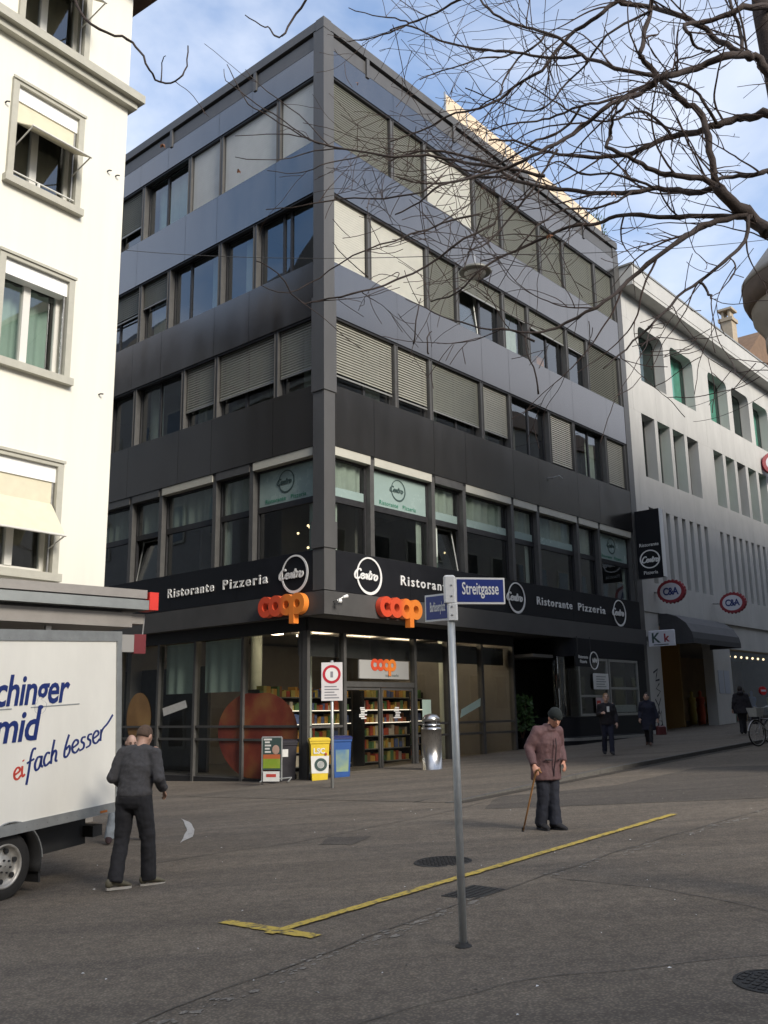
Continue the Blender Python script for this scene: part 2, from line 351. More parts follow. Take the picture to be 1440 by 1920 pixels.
# painted lines
def strip(p, q, wd, h, name, m, parent, wob=0.0, seg=1, r=None):
    p = Vector(p); q = Vector(q); d = (q - p).normalized(); nn = Vector((-d.y, d.x)); b = MB(); v = []; f = []
    rr = random.Random(3)
    for i in range(seg + 1):
        c = p.lerp(q, i / seg); a1 = wd/2 * (1 + wob*rr.uniform(-1, 1)); a2 = wd/2 * (1 + wob*rr.uniform(-1, 1))
        for s_ in (a1, -a2):
            k = c + nn * s_; v.append((k.x, k.y, gz(k.x, k.y) + h))
    for i in range(seg): f.append((2*i, 2*i+1, 2*i+3, 2*i+2))
    b.add(v, f); return b.build(name, m, parent)
strip((-0.93, 7.53), (3.84, 13.0), 0.105, 0.012, 'yellow_line', M_YEL, road, 0.16, 110)
strip((-1.36, 8.07), (-0.55, 7.34), 0.12, 0.009, 'yellow_line', M_YEL, road, 0.16, 20)
def blob(name, m, poly, h, sub=5, amp=0.12):
    pts = []; n = len(poly)
    for i in range(n):
        p = Vector(poly[i]); q = Vector(poly[(i+1) % n]); nn = Vector((-(q-p).y, (q-p).x)).normalized()
        for k in range(sub):
            c = p.lerp(q, k / sub); c = c + nn * (amp * (noise.noise((c.x*1.3, c.y*1.3, h*99)))); pts.append((c.x, c.y))
    return sheet(pts, h, name, m, road)
blob('white_curve', M_WHITEP, [(-3.55, 16.50), (-3.26, 15.82), (-2.95, 14.72), (-2.80, 13.82), (-2.86, 13.21), (-2.93, 13.82), (-3.06, 14.65), (-3.28, 15.55)], 0.008, 3, 0.02)
# newer asphalt, worn trench repair
blob('asphalt_patch', M_PATCH, [(1.5, 15.0), (5.6, 14.2), (9.2, 19.2), (6.6, 20.4), (4.2, 17.6), (2.0, 16.9)], 0.004)
blob('asphalt_patch', M_PATCH, [(-0.9, 12.2), (-0.45, 12.0), (-0.25, 12.7), (-0.8, 12.9)], 0.004, 4, 0.08)
SE = [(-1.9, 4.7), (-1.2, 5.65), (-0.55, 6.65), (0.2, 7.6), (0.85, 8.4), (2.0, 9.75), (3.2, 11.0), (4.9, 12.65), (8, 15.4)]
rr = random.Random(5)
wb = MB()
for i in range(len(SE) - 1):                              # worn trench repair: crumbled pale fragments along a line
    p, q = Vector(SE[i]), Vector(SE[i+1]); d = (q-p).normalized(); nn = Vector((-d.y, d.x)); L0 = (q-p).length
    for k in range(int(L0 * 46)):
        t_ = rr.random(); c = p.lerp(q, t_) + nn * (rr.gauss(0, .055) + .05*noise.noise((i+t_, 3.1, 0)))
        if noise.noise((c.x*1.1, c.y*1.1, 7.7)) < -.18: continue
        s1 = rr.uniform(.007, .026) * (1.8 if rr.random() < .12 else 1); n5 = rr.randint(5, 7); a0 = rr.uniform(0, 6)
        pts = []
        for j in range(n5):
            a = a0 + 2*math.pi*j/n5; r_ = s1*rr.uniform(.55, 1.0); e = c + d*(r_*1.5*math.cos(a)) + nn*(r_*math.sin(a)); pts.append((e.x, e.y, gz(e.x, e.y) + .0035 + .0012*rr.random()))
        wb.add(pts, [tuple(range(n5))])
o = wb.build('worn_strip', M_SEAM, road); o['kind'] = 'stuff'
M_TAR = mat('tar_seam', (.055, .050, .044), .55)
for li, (pl, wd) in enumerate((([(-3.4, 11.2), (-1.2, 12.6), (.6, 14.6), (2.2, 16.9)], .022), ([(-1.9, 4.9), (-.9, 6.3), (.5, 8.1), (2.4, 10.3), (5.5, 13.4)], .016), ([(3.2, 6.6), (2.2, 8.4), (1.4, 9.2)], .014), ([(-3.2, 17.6), (-1.2, 18.2), (.8, 19.6)], .03), ([(-.4, 5.2), (.7, 5.9), (2.6, 6.2)], .010))):
    v = []; f = []; m_ = 0
    for i in range(len(pl) - 1):
        p, q = Vector(pl[i]), Vector(pl[i+1]); n7 = max(6, int((q-p).length / .12)); nn = Vector((-(q-p).y, (q-p).x)).normalized()
        for k in range(n7):
            c = p.lerp(q, k/n7) + nn * (.07*noise.noise((li*9+i+k/n7*2.2, k*.11, 1)) + .02*noise.noise((k*.9, li, 4))); w7 = wd * (.5 + .5*rr.random())
            for sg in (1, -1): e = c + nn*(sg*w7*.5); v.append((e.x, e.y, gz(e.x, e.y) + .006))
            m_ += 1
    MB().add(v, [(2*k, 2*k+1, 2*k+3, 2*k+2) for k in range(m_-1)]).build('tar_seam', M_TAR, road)
# ironwork
def manhole(x, y, r, label, n=28):
    t = thing('manhole_cover', label, 'manhole cover', (x, y, gz(x, y)))
    b = MB(); b.lathe([(r, -0.02), (r, 0.007), (r*.9, 0.009), (r*.9, -0.004)], n, caps=False); b.build('rim', M_IRON, t)
    b = MB(); b.lathe([(r*.89, -0.03), (r*.89, 0.006), (r*.001, 0.006)], n, caps=False)
    k = int(r / 0.055)
    for i in range(-k, k + 1):
        for j in range(-k, k + 1):
            if math.hypot(i, j) * 0.055 < r * .8: b.box(i*.055-.018, i*.055+.018, j*.055-.018, j*.055+.018, 0.006, 0.011)
    b.build('lid', M_IRON, t); t.rotation_euler = (R(-0.23), R(-2.58), 0.8); return t
manhole(0.57, 10.35, 0.31, 'round iron manhole cover beside the yellow line behind the street sign post')
manhole(2.14, 5.60, 0.22, 'round iron manhole cover cut off at the bottom right corner')
def grate(x, y, w_, d_, rot, label):
    t = thing('drain_cover', label, 'drain cover', (x, y, gz(x, y)), rot); t.rotation_euler = (R(-0.23), R(-2.58), rot)
    b = MB(); b.box(-w_/2, w_/2, -d_/2, d_/2, -.03, 0.005)
    for i in range(6): b.box(-w_/2+.03, w_/2-.03, -d_/2 + (i+.2)*d_/6, -d_/2+(i+.7)*d_/6, 0.005, 0.010)
    b.build('lid', M_IRON, t)
grate(0.74, 8.62, 0.48, 0.36, 0.86, 'square dark iron cover set in the road just right of the street sign post')
grate(0.75, 17.0, 0.7, 0.25, 0.86, 'long narrow drain grating in front of the shop entrance')
grate(0.65, 18.2, 0.4, 0.25, 0.86, 'small dark drain cover near the shop entrance beyond the long grating')
# litter: cigarette ends and scraps
b = MB(); rr = random.Random(11)
for i in range(90):
    y = rr.uniform(5.0, 16); x = rr.uniform(-.32, .42) * y; z = gz(x, y); s_ = rr.uniform(.006, .02); a = rr.uniform(0, 3.1)
    c_, s2 = math.cos(a)*s_, math.sin(a)*s_
    b.add([(x-c_, y-s2, z+.003), (x+s2*.4, y-c_*.4, z+.004), (x+c_, y+s2, z+.003), (x-s2*.4, y+c_*.4, z+.009)], [(0,1,2,3)])
tag(b.build('litter', M_PAPER), 'tiny pale scraps and cigarette ends scattered over the asphalt', 'litter', kind='stuff')

# ---------------------------------------------------------------- dark corner building
B = thing('office_building', 'dark blue-grey corner building with ribbon windows, blinds and a black sign band', 'building', tuple(BO), BROT)
fR = lambda u, d, z: (u, -d, z)
fL = lambda u, d, z: (-d, u, z)
LEN_R, LEN_L = 17.45, 13.0
def slats(b, u0, u1, z0, z1, d, pitch, tilt):
    n = int((z1 - z0) / pitch)
    for i in range(n):
        z = z1 - (i + .5) * pitch; h = pitch * .56 * math.cos(tilt); q = pitch * .56 * math.sin(tilt)
        b.add([(u0, d + q, z - h), (u1, d + q, z - h), (u1, d - q, z + h), (u0, d - q, z + h), (u0, d + q + .004, z - h), (u1, d + q + .004, z - h), (u1, d - q + .004, z + h), (u0, d - q + .004, z + h)],
              [(0,1,2,3),(7,6,5,4),(0,4,5,1),(2,6,7,3)])
def curtain(f, u0, u1, d, z0, z1, m, parent, name='curtain', folds=5.0, amp=.035):
    b = MB(f); n = max(8, int((u1 - u0) * folds * 4)); v = []
    ph_ = rnd.uniform(0, 6)
    for i in range(n + 1):
        u = u0 + (u1-u0)*i/n; o = amp * math.sin(u*folds*2*math.pi*.55 + ph_) + amp*.6*math.sin(u*folds*2*math.pi*.23 + 2*ph_)
        v += [(u, d + o, z0), (u, d + o*.8, z1)]
    b.add(v, [(2*i, 2*i+2, 2*i+3, 2*i+1) for i in range(n)]); return b.build(name, m, parent, True)
def window(f, u0, u1, z0, z1, blind=0.0, bm=None, mid=None, tr=None, pitch=.075, tilt=.5, gl=None, openw=False):
    gl = gl or M_GLASS; e = .055; b = MB(f)
    b.box(u0, u0+e, -.24, -.15, z0, z1).box(u1-e, u1, -.24, -.15, z0, z1).box(u0+e, u1-e, -.24, -.15, z0, z0+e).box(u0+e, u1-e, -.24, -.15, z1-e, z1)
    us = [u0+e] + ([m_ for m_ in mid] if mid else []) + [u1-e]; zs = [z0+e] + ([tr] if tr else []) + [z1-e]
    for m_ in (mid or []): b.box(m_-.04, m_+.04, -.235, -.155, z0+e, z1-e)
    if tr: b.box(u0+e, u1-e, -.232, -.145, tr-.08, tr+.08)
    w_ = b.build('window', M_FRAME, B)
    for i in range(len(us)-1):
        for j in range(len(zs)-1):
            a0, a1 = us[i] + (.04 if i else 0), us[i+1] - (.04 if i < len(us)-2 else 0); c0, c1 = zs[j] + (.08 if j else 0), zs[j+1] - (.08 if j < len(zs)-2 else 0)
            tl = rnd.uniform(-.006, .006)
            if openw and i == 0 and j == 0:
                bb = MB(f); g = .22      # casement tilted inwards at the head
                bb.add([(a0,-.19,c0),(a1,-.19,c0),(a1,-.19-g,c1),(a0,-.19-g,c1),(a0,-.22,c0),(a1,-.22,c0),(a1,-.22-g,c1),(a0,-.22-g,c1)], [(0,1,2,3),(4,5,6,7),(0,1,5,4),(2,3,7,6),(0,3,7,4),(1,2,6,5)])
                bb.build('pane', gl, w_); bb = MB(f)
                bb.tube([(a0+.02,-.2,c0),(a0+.02,-.2-g,c1)], .028, 4).tube([(a1-.02,-.2,c0),(a1-.02,-.2-g,c1)], .028, 4).tube([(a0,-.2-g,c1-.02),(a1,-.2-g,c1-.02)], .028, 4).build('sash', M_RAIL, w_)
            else:
                MB(f).add([(a0,-.195+tl,c0),(a1,-.195-tl,c0),(a1,-.195-tl,c1),(a0,-.195+tl,c1)], [(0,1,2,3)]).build('pane', gl, w_)
    if blind > 0:
        zb = z1 - blind * (z1 - z0) + .02; b = MB(f)
        slats(b, u0+.03, u1-.03, zb+.03, z1-.02, -.07, pitch, tilt)
        b.build('blind', bm, w_); MB(f).box(u0+.03, u1-.03, -.085, -.05, zb-.015, zb+.03).build('blind_rail', M_RAIL, w_)
        if blind < .99: pass
    return w_
# floor levels of the window rows
ROWS = {5: (17.05, 19.08), 4: (13.43, 15.5), 3: (9.95, 11.89), 2: (5.6, 8.31)}
EVEN_R = [.36, 1.80, 4.44, 5.95, 8.55, 10.1, 12.73, 14.28, 16.9]; ODD_R = [.36, 2.88, 4.46, 7.08, 8.70, 11.17, 12.86, 15.3, 16.9]
EVEN_L = [.38, 2.77, 4.35, 6.90, 8.45, 10.95, 12.6]; ODD_L = [.38, 1.82, 4.40, 5.98, 8.50, 10.05, 12.6]
O, G_, Cc, Mm = M_BLO, M_BLG, M_BLC, M_BLM
SPEC = {
 ('R', 5): [(1, O, .28), (1, O, .28), (1, Cc, .12), (1, O, .28), (1, O, .28), (1, O, .28), (1, O, .28), (1, O, .28)],
 ('R', 4): [(1, Cc, .12), (1, Cc, .12), (1, O, .28), (.36, O, .28), (.33, O, .28), (.36, O, .28), (.34, O, .28), (1, O, .5)],
 ('R', 3): [(.84, Mm, .42), (.84, Mm, .42), (.82, O, .28), (.82, Mm, .3), (0, None, 0), (1, Cc, .5), (0, None, 0), (1, Mm, .4)],
 ('L', 5): [(1, G_, .12), (1, G_, .12), (1, G_, .12), (0, None, 0), (.7, O, .28), (1, O, .28)],
 ('L', 4): [(0, None, 0), (0, None, 0), (0, None, 0), (.45, O, .28), (.5, O, .28), (.5, O, .28)],
 ('L', 3): [(.74, Mm, .42), (.74, Mm, .42), (.74, Mm, .42), (0, None, 0), (0, None, 0), (0, None, 0)]}
for face, f in (('R', fR), ('L', fL)):
    for row, (z0, z1) in ROWS.items():
        ed = (ODD_R if row in (5, 3) else EVEN_R) if face == 'R' else (ODD_L if row in (5, 3) else EVEN_L)
        for i in range(len(ed) - 1):
            u0, u1 = ed[i] + (.08 if i else .0), ed[i+1] - .08
            if i < len(ed) - 1 and i > 0 or True:      # mullion at the right-hand end of each window
                um = ed[i+1]; b = MB(f)
                b.box(um-.078, um+.078, -.26, .01, z0, z1)
                if row > 2: b.box(um-.074, um-.05, .01, .03, z0, z1).box(um+.05, um+.074, .01, .03, z0, z1)
                b.build('mullion', M_MULL, B)
            if row > 2:
                bl, bmat, tl = SPEC[(face, row)][i]
                mid = [u0 + (u1-u0)*.55] if (u1-u0) > 2 and bl < .9 else None
                if (face, row, i) == ('L', 4, 0): mid = [u0 + 1.05, u0 + 1.35]
                if (face, row, i) == ('L', 4, 2): mid = [u1 - .85]
                wdw = window(f, u0, u1, z0, z1, bl, bmat, mid, tilt=tl, openw=(face, row, i) in (('R', 4, 3),))
                if (face, row, i) in (('L', 5, 3),): curtain(f, u0+.1, u1-.1, -.5, z0, z1, M_CURTG, wdw)
                elif bl < .9 and rnd.random() < .6:
                    cu = u0 + .1 if rnd.random() < .5 else u1 - .8
                    curtain(f, cu, cu+.7, -.45, z0+.02, z1-.05, M_CURT, wdw)
            else:
                op = (face, i) in (('L', 3), ('R', 2))
                wdw = window(f, u0, u1, z0, z1 - .24, tr=6.98, openw=op)
                film = (face, i) in (('L', 0), ('R', 1), ('R', 7))
                bx_ = MB(f).box(u0, u1, -.16, .04, z1-.235, z1-.01)
                bx_.build('blind_box', M_BLC if (face, i) in (('L', 0), ('L', 2), ('R', 0), ('R', 1), ('R', 3), ('R', 4), ('R', 5), ('R', 6), ('R', 7)) else M_MULL, wdw)
                if film:
                    MB(f).box(u0+.05, u1-.05, -.188, -.18, 7.07, z1-.3).build('film', M_FILM, wdw)
                else:
                    curtain(f, u0+.06, u1-.06, -.29, 7.1, z1-.28, M_CURT, wdw)
                    if face == 'R' and i not in (6,): MB(f).box(u0+.055, u1-.055, -.188, -.18, 7.06, 7.30).build('film_strip', M_FILM, wdw)
                if i % 2 == 0: curtain(f, u0+.08, u0+.42, -.30, 5.66, 6.9, M_CURT, wdw)
                if i % 3 == 1: curtain(f, u1-.36, u1-.1, -.30, 5.66, 6.9, M_CURT, wdw)
        # spandrel panels above this row, one panel per joint
    zsp = [(8.31, 9.95), (11.89, 13.43), (15.5, 17.05), (19.12, 19.93)]
    Lf = 16.98 if face == 'R' else LEN_L
    for k, (z0, z1) in enumerate(zsp):
        u = .30 if face == 'R' else .32; n = 0
        while u < Lf - .05:
            wd = 1.56 if (n + k) % 2 == 0 else 2.62
            u2 = min(u + wd, Lf)
            if Lf - u2 < .3: u2 = Lf
            b = MB(f); d = .06 + rnd.uniform(-.0015, .0015)
            b.add([(u+.006,d,z0),(u2-.006,d,z0),(u2-.006,d,z1),(u+.006,d,z1),(u+.006,-.1,z0),(u2-.006,-.1,z0),(u2-.006,-.1,z1),(u+.006,-.1,z1)], [(0,1,2,3),(4,5,6,7),(0,1,5,4),(2,3,7,6),(0,3,7,4),(1,2,6,5)])
            b.build('panel', M_PANEL, B); u = u2; n += 1
        MB(f).box(.31, Lf, -.13, -.105, z0+.01, z1-.01).build('panel_backing', M_FRAME, B)
        MB(f).box(.31, Lf, -.10, .03, z0-.055, z0-.003).build('drip_edge', M_FRAME, B)
    # sign band
    u = .31
    while u < Lf - .01:
        u2 = min(u + 2.9, Lf); MB(f).box(u+.003, u2-.003, -.1, .10, 4.56, 5.585).build('sign_panel', M_BAND, B); u = u2
    # attic band, cap and brackets
    MB(f).box(.31, Lf + .2, -.1, .03, 19.98, 20.40).build('attic_band', M_COLUMN, B)
    MB(f).box(-.0, Lf + .3, -.3, -.02, 20.40, 20.49).build('shadow_gap', M_FRAME, B)
    MB(f).box(.2, Lf + .4, -.5, .10, 20.49, 20.77).build('roof_cap', M_COLUMN, B)
    for ub in ((1.77, 6.0, 10.3, 14.54) if face == 'R' else (2.82, 6.98, 11.1)):
        MB(f).box(ub-.06, ub+.06, .03, .095, 19.86, 20.49).build('bracket', M_COLUMN, B)
# corner column with cladding sleeves
b = MB(); b.box(-.10, .30, -.10, .30, 4.57, 20.45); b.build('corner_column', M_COLUMN, B)
MB().box(-.13, .335, -.13, .335, 9.72, 12.35).build('column_sleeve', M_COLUMN, B)
MB().box(-.13, .335, -.13, .335, 5.62, 6.3).build('column_sleeve', M_COLUMN, B)
MB().box(-.11, .2, -.11, .2, 20.45, 20.785).build('cap_corner', M_COLUMN, B)
# end pier against the pale neighbour
MB(fR).box(16.985, 17.42, -.3, .07, .0, 20.42).build('end_pier', M_MULL, B)
# canopy over the shops, soffit, floors and core
b = MB(); b.box(-.14, 17.3, -.14, .14, 3.97, 4.54).box(-.14, .14, .14, LEN_L, 3.97, 4.54); b.build('canopy', M_CANOPY, B)
MB().box(.141, 17.3, .141, 1.6, 4.0, 4.06).box(.141, .7, 1.6, LEN_L, 4.0, 4.06).build('soffit', M_SOFFIT, B)
for z in (4.07, 8.6, 12.2, 15.8, 19.3):
    MB().box(.31, 16.9, .31, LEN_L, z, z + (.5 if z > 5 else .45)).build('floor_slab', M_CEIL, B)
MB().box(5.5, 16.9, 6.0, LEN_L, 4.6, 19.2).build('core', M_WALLIN, B)
MB().box(.4, 17.3, LEN_L - .2, LEN_L, -.5, 20.3).box(16.99, 17.3, .31, LEN_L - .2, -.5, 20.3).build('party_wall', M_WALLIN, B)
MB().box(.31, 17.2, .31, LEN_L, 20.0, 20.38).build('roof', M_CANOPY, B)
for k in range(16):                                       # room dividers and pendant lamps seen through the glass
    z0 = (4.53, 9.11, 12.71, 16.31)[k % 4]; u = 2.2 + (k // 4) * 4.1 + (k % 3) * .6
    MB(fR).box(u, u+.1, -4.5, -1.0, z0, z0 + 3.3).build('room_divider', M_WALLIN, B)
    if k < 12: MB(fL).box(u*.75+1, u*.75+1.1, -4.2, -1.0, z0, z0 + 3.3).build('room_divider', M_WALLIN, B)
for (u, d, z, f) in ((1.0, -1.6, 6.55, fR), (1.35, -1.9, 6.6, fR), (1.2, -2.2, 6.45, fR), (6.9, -1.5, 6.5, fR), (7.4, -1.7, 6.45, fR), (.9, -1.2, 6.75, fL), (1.3, -1.6, 6.65, fL), (1.6, -1.0, 5.95, fL), (3.6, -1.6, 5.9, fL)):
    x, y, z = f(u, d, z); MB().ball((x, y, z), .034, n=8, m=6).build('pendant_lamp', M_LAMPWARM, B, True)
MB(fR).box(11.9, 12.4, -1.2, -.8, 13.5, 14.4).build('orange_locker', mat('orange_cabinet', (.5, .2, .05), .6), B)
for (u, z) in ((11.15, 9.45),): MB(fR).tube([(u, .06, z), (u, .3, z+.02), (u+.12, .34, z-.06)], .022, 6).build('bracket_arm', M_ALU, B)

# ---- ground floor glazing
GD_R, GD_L = -1.0, -.41
def glaze(f, d, posts, zr, z1, rails, skip=()):
    for p in posts: MB(f).box(p-.05, p+.05, d-.09, d+.09, -.35, z1).build('shop_mullion', M_MULL, B)
    for i in range(len(posts) - 1):
        u0, u1 = posts[i]+.05, posts[i+1]-.05
        if i in skip: continue
        for rz in rails: MB(f).box(u0, u1, d-.05, d+.05, rz-.03, rz+.03).build('rail', M_MULL, B)
        MB(f).box(u0, u1, d-.06, d+.06, -.3, zr+.02).build('plinth', M_FRAME, B)
        lv = [zr+.02] + [q for q in rails] + [z1-.03]
        for j in range(len(lv) - 1):
            MB(f).add([(u0, d, lv[j]+.03), (u1, d, lv[j]+.03), (u1, d, lv[j+1]-.03), (u0, d, lv[j+1]-.03)], [(0,1,2,3)]).build('shop_pane', M_SHOPG, B)
glaze(fL, GD_L, [1.16, 3.42, 5.48, 7.2, 9.2, 11.4], -.05, 3.66, (.96, 1.30))
glaze(fR, GD_R, [.36, 1.69, 4.6, 6.15, 7.9, 9.65], .06, 3.66, (.95, 1.28), skip=(1,))
MB(fL).box(1.0, LEN_L, GD_L-.08, GD_L+.08, 3.66, 4.0).build('head_frame', M_FRAME, B)
MB(fR).box(.36, 9.7, GD_R-.08, GD_R+.08, 3.66, 4.0).build('head_frame', M_FRAME, B)
MB(fR).box(.40, 9.6, GD_R-.35, GD_R-.28, 3.05, 3.6).build('roller_housing', M_MULL, B)
# sliding doors between posts 1.69 and 4.6
MB(fR).box(1.74, 4.55, GD_R-.07, GD_R+.07, 2.28, 2.42).build('door_head', M_MULL, B)
for (u0, u1) in ((1.76, 3.13), (3.17, 4.53)):
    b = MB(fR); e = .05; b.box(u0, u0+e, GD_R-.03, GD_R+.03, .05, 2.27).box(u1-e, u1, GD_R-.03, GD_R+.03, .05, 2.27).box(u0+e, u1-e, GD_R-.03, GD_R+.03, .05, .13).box(u0+e, u1-e, GD_R-.03, GD_R+.03, 2.2, 2.27)
    dr = b.build('sliding_door', M_MULL, B)
    MB(fR).add([(u0+e, GD_R, .13), (u1-e, GD_R, .13), (u1-e, GD_R, 2.2), (u0+e, GD_R, 2.2)], [(0,1,2,3)]).build('door_pane', M_SHOPG, dr)
    c = (u0+u1)/2; b = MB(fR)
    for k in range(7): b.box(c-.16+rnd.uniform(0, .1), c+rnd.uniform(.05, .17), GD_R+.004, GD_R+.008, 1.45+k*.045, 1.48+k*.045)
    b.build('door_sticker', M_PAPER, dr)
for (u0, u1) in ((1.74, 2.75), (2.79, 3.6), (3.64, 4.55)):
    MB(fR).add([(u0, GD_R, 2.45), (u1, GD_R, 2.45), (u1, GD_R, 3.64), (u0, GD_R, 3.64)], [(0,1,2,3)]).build('shop_pane', M_SHOPG, B)
# shop interior
MB().box(.42, 9.7, 1.1, 12.5, -.2, .02).build('shop_floor', mat('shop_floor', (.16, .15, .14), .4, 0, .15, 2), B)
MB().box(.6, 9.6, 9.0, 9.2, 0.03, 4.0).box(9.7, 9.85, 1.05, 9.0, 0.0, 4.0).build('shop_wall', M_WALLIN, B)
MB().box(1.0, 1.1, 5.7, 12.4, .03, 3.0).build('display_back', M_DARKIN, B)
for (x, y) in ((1.7, 2.4), (7.6, 2.2), (2.9, 5.8)): MB().lathe([(.17, .02), (.17, 3.99)], 16, (x, y, 0), False).build('round_column', M_CURT, B, True)
for k in range(8):
    x = 1.6 + (k % 4) * 2.1; y = 2.2 + (k // 4) * 2.4
    MB().box(x, x+1.3, y, y+.28, 3.93, 3.985).build('ceiling_lamp', M_CEILLAMP, B)
for u in (3.63, 5.56):
    curtain(fL, u, u+1.62 if u < 5 else u+1.55, GD_L-.10, 2.22, 3.64, M_CURTG, B, folds=4.0)
# goods on shelves: each shelf unit is a thing of its own
GOODS = [mat('goods_%d' % i, c, .6) for i, c in enumerate([(.55,.30,.06),(.45,.08,.04),(.50,.42,.12),(.10,.20,.08),(.52,.45,.36),(.30,.12,.05),(.12,.16,.32)])]
def shelf(x, y, wd, label, rot=0.0, nsh=6):
    p = bw(x, y, .02); t = thing('shelf_unit', label, 'shelf', tuple(p), BROT + rot, 'supermarket shelves')
    MB().box(0, wd, .42, .46, 0, 2.25).build('back_panel', M_DARKIN, t)
    for s_ in (0, wd-.04): MB().box(s_, s_+.04, 0, .42, 0, 2.25).build('side_panel', M_FRAME, t)
    for k in range(nsh):
        z = .12 + k * .38; MB().box(.041, wd-.041, 0, .415, z, z+.03).build('shelf_board', M_RAIL, t)
        b = MB(); u = .06
        while u < wd - .16:
            w_ = rnd.uniform(.06, .16); h = rnd.uniform(.14, .30); b.cm = rnd.randrange(len(GOODS)); b.box(u, u+w_, .03+rnd.uniform(0, .05), .34, z+.032, z+.032+h); u += w_ + .008
        o = b.build('goods', GOODS, t); o['kind'] = 'stuff'
    for z in (1.66, 1.28): MB().box(.06, wd-.06, -.02, -.005, z, z+.015).build('shelf_lamp', M_TUBE, t)
shelf(.9, 3.4, 1.9, 'stocked shelf unit seen behind the left shop door')
shelf(2.9, 3.6, 1.9, 'stocked shelf unit seen behind the right shop door')
shelf(5.0, 3.3, 2.2, 'stocked shelf unit inside behind the steel litter bin')
shelf(7.6, 4.6, 1.9, 'stocked shelf unit at the far right inside the shop')
# restaurant doorway recess and bay
MB(fR).box(9.72, 11.05, -2.3, -2.2, .1, 4.0).build('recess_back', M_WOOD, B)
MB(fR).box(9.85, 11.0, -2.19, -2.14, 2.35, 2.75).build('beige_board', mat('beige_board', (.32, .28, .17), .7, 0, .15, 8), B)
MB(fR).box(9.9, 10.9, -2.19, -2.13, .35, 2.3).build('recess_door', M_DARKIN, B)
MB(fR).box(9.86, 11.1, -2.2, -.3, 3.3, 3.4).build('recess_ceiling', M_SOFFIT, B)
def bayring(z, o=0.0):   # plan of the bay: rounded left corner
    pts = [(16.98, .35 - o), (16.98, -.16 - o)] + [(11.9 + .62*math.cos(a) * (1 + o) - .0, .46 - .62*math.sin(a) - o) for a in [R(90 + k*10) for k in range(10)]] + [(11.28 - o, 3.0), (16.98, 3.0)]
    return [(x, y, z) for x, y in pts]
b = MB(); b.loft([bayring(-.3), bayring(.62, .03), bayring(.64, .03), bayring(.72, .03), bayring(.74), bayring(1.36)]); smooth_by(b.build('bay_base', M_BAND, B), 30)
b = MB(); b.loft([bayring(.60, .045), bayring(.70, .045)]); smooth_by(b.build('base_trim', M_ALU, B), 30)
b = MB(); b.loft([bayring(3.36), bayring(3.98)]); smooth_by(b.build('bay_head', M_BAND, B), 30)
MB(fR).box(16.4, 16.97, -.4, .155, 1.37, 3.35).build('bay_pier', M_BAND, B)
MB(fR).box(11.3, 16.4, -2.9, -2.8, 1.37, 3.35).build('bay_back', M_DARKIN, B)
for (u0, u1) in ((11.95, 14.02), (14.1, 16.36)):
    b = MB(fR); e = .09; z0, z1 = 1.38, 3.34
    b.box(u0, u0+e, .06, .15, z0, z1).box(u1-e, u1, .06, .15, z0, z1).box(u0+e, u1-e, .06, .15, z0, z0+e).box(u0+e, u1-e, .06, .15, z1-e, z1)
    tr = 2.33 if u0 > 13 else 2.05
    b.box(u0+e, u1-e, .07, .14, tr-.04, tr+.04)
    wdw = b.build('bay_window', M_RAIL, B)
    for c0, c1 in ((z0+e, tr-.04), (tr+.04, z1-e)): MB(fR).add([(u0+e, .1, c0), (u1-e, .1, c0), (u1-e, .1, c1), (u0+e, .1, c1)], [(0,1,2,3)]).build('pane', M_GLASS, wdw)
b = MB(); cyl = [(11.9 - .62*math.cos(R(a)), .46 - .62*math.sin(R(a))) for a in range(0, 91, 15)]
b.loft([[(x, y, 1.37) for x, y in cyl], [(x, y, 3.35) for x, y in cyl]], caps=False); b.v = b.v; b.f = [f for k, f in enumerate(b.f) if k != len(cyl)-1]; b.mi = b.mi[:len(b.f)]
b.build('curved_pane', M_GLASS, B, True)
MB(fR).box(12.9, 14.0, .16, .165, 2.28, 2.82).build('notice', M_PAPER, B)
MB(fR).box(13.0, 13.9, .161, .165, 1.42, 2.0).build('poster', mat('pink_poster', (.42, .33, .33), .7), B)
MB(fR).box(13.05, 13.32, .166, .169, 1.55, 1.9).build('poster_red', mat('poster_red', (.45, .04, .03), .7), B)
for k in range(5): MB(fR).box(13.1, 13.8 - .1*(k % 2), .166, .168, 2.36+k*.085, 2.38+k*.085).build('print_line', M_FILMINK, B)
MB(fR).box(14.3, 16.2, .02, .05, 1.5, 1.75).build('menu_strip', M_PAPER, B)
MB().ball((12.3, .25, 3.75), .06, n=8, m=6).build('soffit_lamp', M_LAMPWARM, B, True)
# printed fruit on the shop glass (flat print) and tilted strips
def fruitmat(name, c0, c1, c2):
    m = mat(name, c0, .45); n = m.node_tree.nodes; l = m.node_tree.links; t = n.new('ShaderNodeTexCoord')
    z = n.new('ShaderNodeTexNoise'); z.inputs['Scale'].default_value = .9; z.inputs['Detail'].default_value = 5; l.new(t.outputs['Object'], z.inputs['Vector'])
    r = n.new('ShaderNodeValToRGB'); e = r.color_ramp.elements; e[0].position = .36; e[0].color = (*c0, 1); e[1].position = .66; e[1].color = (*c2, 1); k = e.new(.5); k.color = (*c1, 1)
    l.new(z.outputs['Fac'], r.inputs['Fac']); l.new(r.outputs['Color'], n['Principled BSDF'].inputs['Base Color']); return m
M_FRUIT = fruitmat('fruit_print', (.13, .022, .016), (.21, .045, .025), (.27, .12, .04))
dec = MB(fL); n = 56; poly = []
for k in range(n):
    a = 2*math.pi*k/n; rr_ = 1.0 + .02*math.sin(3*a) - .05*math.exp(-((a-math.pi/2)/.18)**2); x, z = 2.90+1.56*rr_*math.cos(a), 1.10+1.12*rr_*math.sin(a); poly.append((x, max(z, -.01)))
